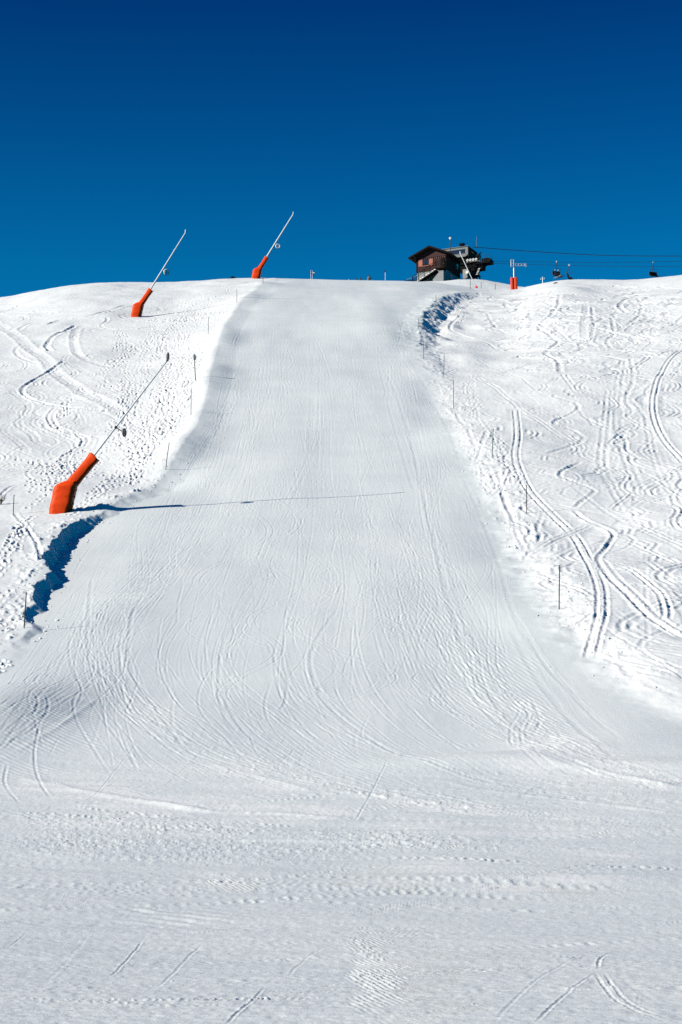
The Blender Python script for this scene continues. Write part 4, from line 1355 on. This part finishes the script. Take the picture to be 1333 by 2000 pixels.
pfo = pf_.build("platform", M_BLACK, t)
ra = MB()
for xx in (2.0, 2.75, 3.65):
    ra.tube([(xx, -.3, 2.1), (xx, -.3, 3.25 if xx > 2.5 else 3.0)], .03, 6).tube([(xx, 1.6, 2.1), (xx, 1.6, 3.2)], .03, 6)
for zz in (2.7, 3.2):
    ra.tube([(2.75, -.3, zz + .1), (3.3, -.3, zz), (3.7, -.3, zz - .25), (3.72, 1.6, zz - .25)], .03, 6)
ra.tube([(.3, .5, 4.35), (1.1, .3, 3.6), (1.6, .2, 3.3)], .03, 6)
ra.build("railing", M_DARKM, pfo)
bw_ = MB().box(1.6, 1.95, .0, .4, 2.1, 3.55).box(1.35, 2.0, -.1, .4, 3.1, 3.35).tube([(1.75, .2, 3.5), (2.05, .2, 3.85)], .12, 8)
bw_.build("cable_guide", M_BLACK, t)
ld = MB()
a0, a1 = Vector((2.15, -.3, 2.0)), Vector((1.25, -.3, -.05))
off = Vector((.42, 0, .0))
ld.tube([a0, a1], .05, 6).tube([a0 + off, a1 + off], .05, 6)
for i in range(9):
    q = a0 + (a1 - a0) * ((i + .5) / 9)
    ld.tube([q, q + off], .035, 6)
ld.box(.9, 2.1, -.6, .0, -.15, -.03).tube([(.75, -.3, .0), (.7, -.3, .9), (1.35, -.3, 1.1)], .035, 6).tube([(.45, -.3, .4), (.8, -.3, 1.0)], .05, 6)
ld.build("ladder", M_BLACK, t)
ltr = MB()
for i in range(5):
    q = a0 + (a1 - a0) * ((i + 4.3) / 9.6)
    ltr.box(q.x + .06, q.x + .36, -.36, -.32, q.z - .03, q.z + .05)
ltr.build("ladder_step", M_WHITE, t)

pb = ray(931.5, 483, 301)
t = thing("antenna", "thin pale antenna rod on the roof of the lift station", "antenna", pb)
MB().tube([(0, 0, -.05), (0, 0, (483 - 460) * 301 / F)], [.035, .02], 6).build("rod", M_GREY, t)
MB().tube([(0, 0, -.10), (0, 0, .15)], .06, 8).build("base", M_DARKM, t)
pb = ray(903, 478.3, 300)
t = thing("roof_vent", "low dark vent box on the roof of the lift station", "vent", pb, RZ)
MB().box(-.35, .35, -.3, .3, -.15, .12).build("vent_body", M_BLACK, t, None, .02)
MB().box(-.42, .42, -.36, .36, .12, .18).build("vent_cap", M_BLACK, t)

# ---------------------------------------------------------------- cables
def cable(pts, rad, label):
    P = [ray(*p) for p in pts]
    L = catmull([tuple(p) for p in P], 3.0)
    o = MB().tube([Vector(p) - P[0] for p in L], rad, 6).build("lift_cable", M_CABLE, None, P[0])
    return tag(o, label, "cable", "chairlift cables")


cable([(924, 482.4, 300.5), (1000, 488.2, 303), (1040, 491, 306), (1120, 496, 312), (1187, 499, 318), (1260, 500, 324), (1333, 500.2, 330), (1600, 502, 352), (2200, 512, 420)], .05, "thick dark cable, uppermost of the three running right from the lift station")
cable([(957, 510, 300), (1040, 511.3, 306), (1150, 512.6, 314), (1250, 511.8, 322), (1333, 510.3, 330), (1600, 508, 352), (2200, 510, 420)], .028, "thin dark cable in the middle of the three, carrying the occupied chair")
cable([(957, 514, 298), (1040, 516.8, 304), (1150, 519.5, 312), (1250, 520.3, 320), (1333, 520.2, 328), (1600, 519, 350), (2200, 520, 418)], .028, "thin dark cable, lowest of the three running right from the lift station")

# ---------------------------------------------------------------- people
SKIN = mat("skin", (.45, .24, .16), .6)
BOOT = mat("ski boots", (.03, .03, .035), .5)


def person(label, loc, yaw, pose, jacket, pants, helmet, group, height=1.75):
    k = height / 1.75
    if pose == 'sit':
        J = dict(pel=(0, 0, .0), sp=(0, .03, .22), ch=(0, .02, .42), nk=(0, 0, .56), hd=(0, -.03, .70), ht=(0, -.03, .80),
                 hl=(-.10, 0, -.02), kl=(-.13, -.42, -.02), al=(-.13, -.50, -.42), tl=(-.13, -.66, -.46),
                 hr=(.10, 0, -.02), kr=(.13, -.42, -.02), ar=(.13, -.50, -.42), tr=(.13, -.66, -.46),
                 sl=(-.19, .02, .48), el=(-.25, -.10, .24), wl=(-.14, -.32, .16), ml=(-.10, -.40, .16),
                 sr=(.19, .02, .48), er=(.25, -.10, .24), wr=(.14, -.32, .16), mr=(.10, -.40, .16))
    else:
        J = dict(pel=(0, 0, .92), sp=(0, -.02, 1.12), ch=(0, -.03, 1.32), nk=(0, -.02, 1.47), hd=(0, -.04, 1.60), ht=(0, -.04, 1.69),
                 hl=(-.10, 0, .88), kl=(-.13, -.06, .48), al=(-.14, 0, .09), tl=(-.15, -.17, .05),
                 hr=(.10, 0, .88), kr=(.13, -.06, .48), ar=(.14, 0, .09), tr=(.15, -.17, .05),
                 sl=(-.20, -.02, 1.38), el=(-.29, -.03, 1.12), wl=(-.25, -.20, .96), ml=(-.24, -.29, .93),
                 sr=(.20, -.02, 1.38), er=(.29, -.03, 1.12), wr=(.25, -.20, .96), mr=(.24, -.29, .93))
    rad = dict(pel=.155, sp=.15, ch=.165, nk=.065, hd=.10, ht=.085, hl=.105, kl=.075, al=.06, tl=.055, hr=.105, kr=.075, ar=.06, tr=.055,
               sl=.085, el=.06, wl=.045, ml=.05, sr=.085, er=.06, wr=.045, mr=.05)
    names = list(J); idx = {n_: i for i, n_ in enumerate(names)}
    E = [('pel', 'sp'), ('sp', 'ch'), ('ch', 'nk'), ('nk', 'hd'), ('hd', 'ht'), ('pel', 'hl'), ('hl', 'kl'), ('kl', 'al'), ('al', 'tl'), ('pel', 'hr'), ('hr', 'kr'),
         ('kr', 'ar'), ('ar', 'tr'), ('ch', 'sl'), ('sl', 'el'), ('el', 'wl'), ('wl', 'ml'), ('ch', 'sr'), ('sr', 'er'), ('er', 'wr'), ('wr', 'mr')]
    d = bpy.data.meshes.new("person")
    d.from_pydata([Vector(J[n_]) * k for n_ in names], [(idx[a_], idx[b_]) for a_, b_ in E], [])
    o = bpy.data.objects.new("person", d)
    col.objects.link(o)
    md = o.modifiers.new("skin", 'SKIN')
    for n_ in names:
        sv = d.skin_vertices[0].data[idx[n_]]
        sv.radius = (rad[n_] * k, rad[n_] * k * (.8 if n_ in ('pel', 'sp', 'ch') else 1))
        sv.use_root = n_ == 'pel'
    ss = o.modifiers.new("subdivision", 'SUBSURF'); ss.levels = 1; ss.render_levels = 1
    dg = bpy.context.evaluated_depsgraph_get()
    nm = bpy.data.meshes.new_from_object(o.evaluated_get(dg))
    o.modifiers.clear()
    o.data = nm; nm.name = "person"
    bpy.data.meshes.remove(d)
    nm.materials.clear()
    for m_ in (jacket, pants, SKIN, BOOT):
        nm.materials.append(m_)
    part = dict(pel=1, sp=0, ch=0, nk=2, hd=2, ht=2, hl=1, kl=1, al=3, tl=3, hr=1, kr=1, ar=3, tr=3, sl=0, el=0, wl=0, ml=3, sr=0, er=0, wr=0, mr=3)
    JP = [(Vector(J[n_]) * k, part[n_], rad[n_]) for n_ in names]
    for p in nm.polygons:
        p.use_smooth = True
        p.material_index = min(JP, key=lambda q: (q[0] - p.center).length - q[2])[1]
    hdv = Vector(J['hd']) * k
    MB().ball(hdv + Vector((0, .015, .05)), .125 * k, .14 * k, .115 * k).build("helmet", helmet, o)
    MB().loft([rrect(hdv.x, hdv.y - .035, hdv.z + q, .112 * k, .095 * k, Vector((1, 0, 0)), Vector((0, 1, 0)), 14, 2.4) for q in (-.03, .03)]).build("goggles", BOOT, o)
    face = MB().ball(hdv + Vector((0, -.115, -.045)) * k, .018, .025, .025, 8, 6)
    face.build("nose", SKIN, o)
    o.location = loc; o.rotation_euler = (0, 0, yaw)
    tag(o, label, "person", group)
    return o


def cloth(n_, c_):
    return mat(n_, c_, .75, 0, .15, 6)


SKY_P = "people standing behind the crest of the run"
C_BEIGE, C_NAVY, C_PALE, C_DK, C_TEAL = cloth("beige jacket", (.32, .24, .16)), cloth("navy jacket", (.012, .016, .05)), cloth("pale jacket", (.45, .48, .55)), cloth("dark trousers", (.015, .016, .02)), cloth("blue grey jacket", (.10, .14, .25))
def stand(u, vt, jacket, helmet, yaw, label, hgt=1.72):
    best = None
    for q in np.arange(232, 292, .5):
        p = ray(u, vt, q)
        e = abs(p.z - gz(p.x, q) - hgt)
        if best is None or e < best[0]:
            best = (e, q, p)
    p = best[2]
    return person(label, (p.x, p.y, gz(p.x, p.y)), yaw, 'stand', jacket, C_DK, helmet, SKY_P, hgt)


stand(721.5, 537.2, C_BEIGE, C_DK, .4, "person in a beige jacket seen to the waist above the crest, tallest there")
stand(704.7, 542.3, C_NAVY, C_NAVY, -.5, "person in navy above the crest, just left of the person in beige")
stand(695.3, 543.8, C_PALE, C_DK, 1.0, "person in pale jacket with dark helmet above the crest, left of the one in navy")
stand(682.0, 545.6, C_TEAL, C_PALE, 0, "person with a pale helmet barely showing above the crest, farthest left of the group")

# ---------------------------------------------------------------- chairs on the lift
def chair(u, vg, vs_, D, yaw, label):
    g_ = ray(u, vg, D)
    drop = (vs_ - vg) * D / F * 1.02
    t = thing("lift_chair", label, "lift chair", g_, yaw, "chairs hanging on the lift")
    MB().box(-.09, .09, -.10, .10, -.12, .16).tube([(0, -.2, .02), (0, .2, .02)], .06, 8).build("cable_grip", M_STEEL, t)
    MB().tube([(0, 0, -.1), (0, .06, -.6), (0, .42, -1.0), (0, .42, -drop + .85), (0, .25, -drop + .72)], .06, 8).build("hanger", M_DARKM, t)
    fr = MB()
    for s_ in (-.72, .72):
        fr.tube([(s_, .25, -drop + .75), (s_, .22, -drop + .40), (s_, .12, -drop), (s_, -.45, -drop - .02), (s_, -.50, -drop - .12)], .05, 6)
    fr.tube([(-.62, .25, -drop + .75), (.62, .25, -drop + .75)], .045, 6)
    fr.build("side_frame", M_DARKM, t)
    MB().box(-.7, .7, -.5, .10, -drop - .08, -drop + .03).build("seat", M_BLACK, t, None, .02)
    MB().box(-.7, .7, .14, .26, -drop + .10, -drop + .70).build("backrest", M_BLACK, t, None, .02)
    sb = MB()
    for s_ in (-.6, .6):
        sb.tube([(s_, .22, -drop + .55), (s_, -.25, -drop + 1.15), (s_, -.42, -drop + 1.05)], .025, 6)
    sb.tube([(-.6, -.42, -drop + 1.05), (.6, -.42, -drop + 1.05)], .025, 6)
    sb.build("safety_bar", M_DARKM, t)
    return t, g_, drop


t1, g1, dr1 = chair(1088, 511.4, 540, 309, R(30), "lift chair carrying two riders, hanging from the middle cable")
chair(1112, 518.2, 545, 309, R(75), "empty lift chair seen almost from the side, hanging just right of the riders")
chair(1276.5, 512.2, 540.5, 325, R(20), "empty lift chair low over the right skyline, farthest from the station")
Mr = Matrix.Rotation(R(30), 4, 'Z')
for s_, jk, hm, lb in ((-.30, C_NAVY, C_PALE, "skier in dark clothes with a pale helmet, on the left of the occupied lift chair"), (.30, C_DK, C_PALE, "skier in black clothes, on the right of the occupied lift chair")):
    p_ = g1 + Mr @ Vector((s_, .02, -dr1 + .17))
    pr = person(lb, p_, R(30), 'sit', jk, C_DK, hm, "riders on the lift chair")
    for q in (-.13, .13):
        sk = MB().box(q - .05, q + .05, -1.35, .35, -.535, -.51)
        sk.tube([(q, -1.33, -.52), (q, -1.48, -.44)], .045, 6)
        sk.build("ski", C_DK if s_ > 0 else C_PALE, pr)

# ---------------------------------------------------------------- small things along the skyline
def on_sky(u, D):
    x_ = (u - 666.5) / F * (D * CP + prof(D) * SP)
    return Vector((x_, D, gz(x_, D)))


def top_z(u, v, D):
    return ray(u, v, D).z


b0 = on_sky(609, 238)
t = thing("banner", "small blue and white banner between two thin poles on the skyline above the run", "banner", b0)
h_ = top_z(609, 526.5, 238) - b0.z
for q in (-.10, .10):
    MB().tube([(q, 0, -.3), (q, 0, h_ - abs(q))], .024, 6).build("pole", M_STEEL, t)
fl = MB(); vs = []; n_ = 8
for i in range(n_ + 1):
    f_ = i / n_
    yy_ = .06 * math.sin(f_ * 5)
    vs += [(-.08 + .46 * f_, yy_ - .006, h_ - .18 - .10 * f_), (-.08 + .46 * f_, yy_ - .006, h_ - .62 - .04 * f_), (-.08 + .46 * f_, yy_ + .006, h_ - .62 - .04 * f_), (-.08 + .46 * f_, yy_ + .006, h_ - .18 - .10 * f_)]
rings = [[Vector(vs[4 * i + k]) for k in range(4)] for i in range(n_ + 1)]
MB().loft(rings).build("cloth", cloth("dark blue banner cloth", (.03, .04, .12)), t)
MB().loft([[p + Vector((0, (-.012 if k < 2 else -.008) - (.0 if k < 2 else .012), 0)) for k, p in enumerate([r_[0].lerp(r_[1], .35), r_[0].lerp(r_[1], .6), r_[0].lerp(r_[1], .6), r_[0].lerp(r_[1], .35)])] for r_ in rings]).build("white_stripe", M_WHITE, t)

b0 = on_sky(753, 240)
t = thing("slim_post", "slim pale post with a small dark head on the skyline, left of the chalet", "post", b0)
h_ = top_z(753, 529, 240) - b0.z
MB().tube([(0, 0, -.3), (0, 0, h_)], .035, 6).build("shaft", M_STEEL, t)
MB().box(-.10, .08, -.08, .08, h_ - .16, h_ + .06).build("head", M_DARKM, t, None, .01)

b0 = on_sky(1060.5, 246)
t = thing("crossbar_post", "pale post with a short crossbar on the right skyline, below the cables", "post", b0)
h_ = top_z(1060.5, 541, 246) - b0.z
MB().tube([(0, 0, -.3), (0, 0, h_)], .065, 6).build("shaft", M_STEEL, t)
MB().box(-.28, .24, -.03, .03, h_ - .30, h_ - .20).tube([(-.26, 0, h_ - .36), (-.26, 0, h_ - .12)], .03, 6).tube([(.22, 0, h_ - .34), (.22, 0, h_ - .05)], .03, 6).build("crossbar", M_STEEL, t)

# low dwarf pine showing over the left skyline
b0 = on_sky(455, 240)
ht = top_z(455, 541.0, 240) - b0.z
t = thing("dwarf_pine", "low dark pine top just showing over the skyline left of the far orange lance", "pine", b0)
MB().tube([(0, 0, -.2), (.02, 0, ht * .85)], [.06, .02], 6).build("trunk", M_TWIG, t)
cr = MB()
for i in range(420):
    f_ = rng.uniform(.15, 1); a_ = rng.uniform(0, 6.28); w_ = .42 * (1.1 - f_) + .10
    c_ = Vector((math.cos(a_) * w_ * rng.uniform(.2, 1), math.sin(a_) * w_ * rng.uniform(.2, 1), ht * f_))
    d_ = Vector((math.cos(a_), math.sin(a_), rng.uniform(-.1, .9))).normalized() * rng.uniform(.10, .2)
    s_ = d_.cross(Vector((0, 0, 1))).normalized() * .018
    cr.add([c_ - s_, c_ + s_, c_ + d_], [(0, 1, 2)])
cr.build("crown", M_NEEDLE, t)


def rock(u, v, wx, wz, D, label):
    o_ = ray(u, v, D)
    b = MB().ball((0, 0, 0), wx, wx * .8, wz, 14, 9)
    b.v = [tuple(Vector(p) * (1 + .22 * math.sin(5 * p[0] / wx + 3 * p[1] / wx) * math.cos(4 * p[2] / wz + 1))) for p in b.v]
    o = b.build("rock", M_ROCK, None, (o_.x, o_.y, gz(o_.x, o_.y) + wz * .25))
    tag(o, label, "rock", "rocks on the right skyline")


rock(1291.5, 542.2, .22, .14, 232, "flat dark rock on the skyline right of the farthest chair")
rock(1086, 552.5, .25, .10, 212, "low dark lump on the snow edge under the two riders")  # flattened dark lump at the snow edge

# bare shrub at the left edge
x, y = hit(2, 985)
t = thing("bare_shrub", "small bare shrub with thin twigs poking out of the snow at the left edge", "shrub", (x, y, gz(x, y)))
for i in range(3):
    MB().tube([(0, 0, -.1), (rng.normal(0, .05), rng.normal(0, .05), .2)], [.014, .010], 6).build("stem", M_TWIG, t)
tw = MB()
for i in range(16):
    a_ = rng.uniform(0, 6.28); l_ = rng.uniform(.15, .42)
    p_ = Vector((rng.normal(0, .03), rng.normal(0, .03), rng.uniform(0, .16)))
    q_ = p_ + Vector((math.cos(a_) * l_ * .6, math.sin(a_) * l_ * .4, l_ * rng.uniform(.5, 1)))
    tw.tube([p_, (p_ + q_) / 2 + Vector((rng.normal(0, .02), 0, .02)), q_], [.008, .006, .004], 5)
    for k in range(3):
        r_ = p_.lerp(q_, rng.uniform(.4, .9))
        tw.tube([r_, r_ + Vector((rng.normal(0, .07), rng.normal(0, .05), rng.uniform(.03, .12)))], [.005, .003], 4)
tw.build("twigs", M_TWIG, t)

# ---------------------------------------------------------------- loose crumbs of snow along the cut and on the flat
cb = MB()
def clod(x_, y_, s_):
    z_ = gz(x_, y_)
    n0 = len(cb.v)
    cb.ball((0, 0, 0), s_, s_ * rng.uniform(.7, 1.1), s_ * rng.uniform(.5, .8), 6, 5)
    a_ = rng.uniform(0, 6)
    for i in range(n0, len(cb.v)):
        p_ = Vector(cb.v[i]) * rng.uniform(.75, 1.25)
        cb.v[i] = (x_ + p_.x * math.cos(a_) - p_.y * math.sin(a_), y_ + p_.x * math.sin(a_) + p_.y * math.cos(a_), z_ + p_.z + s_ * .05)
for i in range(240):
    q = rng.uniform(54, 92)
    xl_, _ = edge_l(np.array([q]))
    clod(float(xl_[0]) - abs(rng.normal(0, .5)) + rng.uniform(-.1, 1.1) if q < 78 else float(xl_[0]) + rng.normal(0, .7), q, abs(rng.normal(.01, .018)) + .012)
for i in range(260):
    q = rng.uniform(45, 120)
    xr_, _ = edge_r(np.array([q]))
    clod(float(xr_[0]) + rng.normal(.7, .6), q, abs(rng.normal(.012, .02)) + .010)
for i in range(110):
    u_, v_ = rng.uniform(-20, 1350), rng.choice([rng.normal(1635, 14), rng.normal(1660, 10), rng.uniform(1580, 1990)])
    x_, y_ = hit(u_, v_)
    clod(x_, y_, rng.uniform(.004, .009) * y_ / 20)
cb.sm = [False] * len(cb.f)
ob = cb.build("snow_clods", M_SNOW)
ob["kind"] = "stuff"
ob["label"] = "loose crumbs of snow along the cut bank, the right edge and the flat"


# ---------------------------------------------------------------- sun and sky
SHX, SHY = 1.97, .93                               # how far a shadow reaches per metre of height
sun_vec = Vector((-SHX, -SHY, 1)).normalized()
sl_d = bpy.data.lights.new("sun", 'SUN')
sl_d.energy = 5.0
sl_d.angle = R(.5)
sl_d.color = (1, .957, .825)
sun = bpy.data.objects.new("sun", sl_d)
col.objects.link(sun)
sun.rotation_euler = sun_vec.to_track_quat('Z', 'Y').to_euler()
wd = bpy.data.worlds.new("World")
sc.world = wd
wd.use_nodes = True
nt = wd.node_tree
bg = nt.nodes["Background"]
sky = nt.nodes.new('ShaderNodeTexSky')
sky.sky_type = 'NISHITA'
sky.sun_disc = False
sky.sun_elevation = math.asin(sun_vec.z)
sky.sun_rotation = math.atan2(sun_vec.x, sun_vec.y)
sky.altitude = 2500
sky.air_density = 1.0
sky.dust_density = 0.0
sky.ozone_density = 3.0
tc = nt.nodes.new('ShaderNodeTexCoord')
sx = nt.nodes.new('ShaderNodeSeparateXYZ')
nt.links.new(tc.outputs['Generated'], sx.inputs[0])
ramp = nt.nodes.new('ShaderNodeValToRGB')
for p_, c_ in ((.0, (.01, .86, 1.0)), (.28, (.005, .67, .93)), (.345, (.004, .42, .74)), (.41, (.002, .22, .545)), (1.0, (.003, .2, .5))):
    if p_ in (0.0, 1.0):
        e_ = ramp.color_ramp.elements[int(p_) * (len(ramp.color_ramp.elements) - 1)]
    else:
        e_ = ramp.color_ramp.elements.new(p_)
    e_.position = p_; e_.color = c_ + (1,)

nt.links.new(sx.outputs['Z'], ramp.inputs['Fac'])
mx = nt.nodes.new('ShaderNodeMix'); mx.data_type = 'RGBA'; mx.blend_type = 'MULTIPLY'; mx.inputs['Factor'].default_value = 1
nt.links.new(sky.outputs[0], mx.inputs['A']); nt.links.new(ramp.outputs['Color'], mx.inputs['B'])
nt.links.new(mx.outputs['Result'], bg.inputs['Color'])
bg.inputs['Strength'].default_value = .10

sc.view_settings.view_transform = 'Standard'
sc.view_settings.look = 'None'
sc.view_settings.exposure = .19
sc.view_settings.gamma = 1
sc.cycles.diffuse_bounces = 0
sc.cycles.use_denoising = False
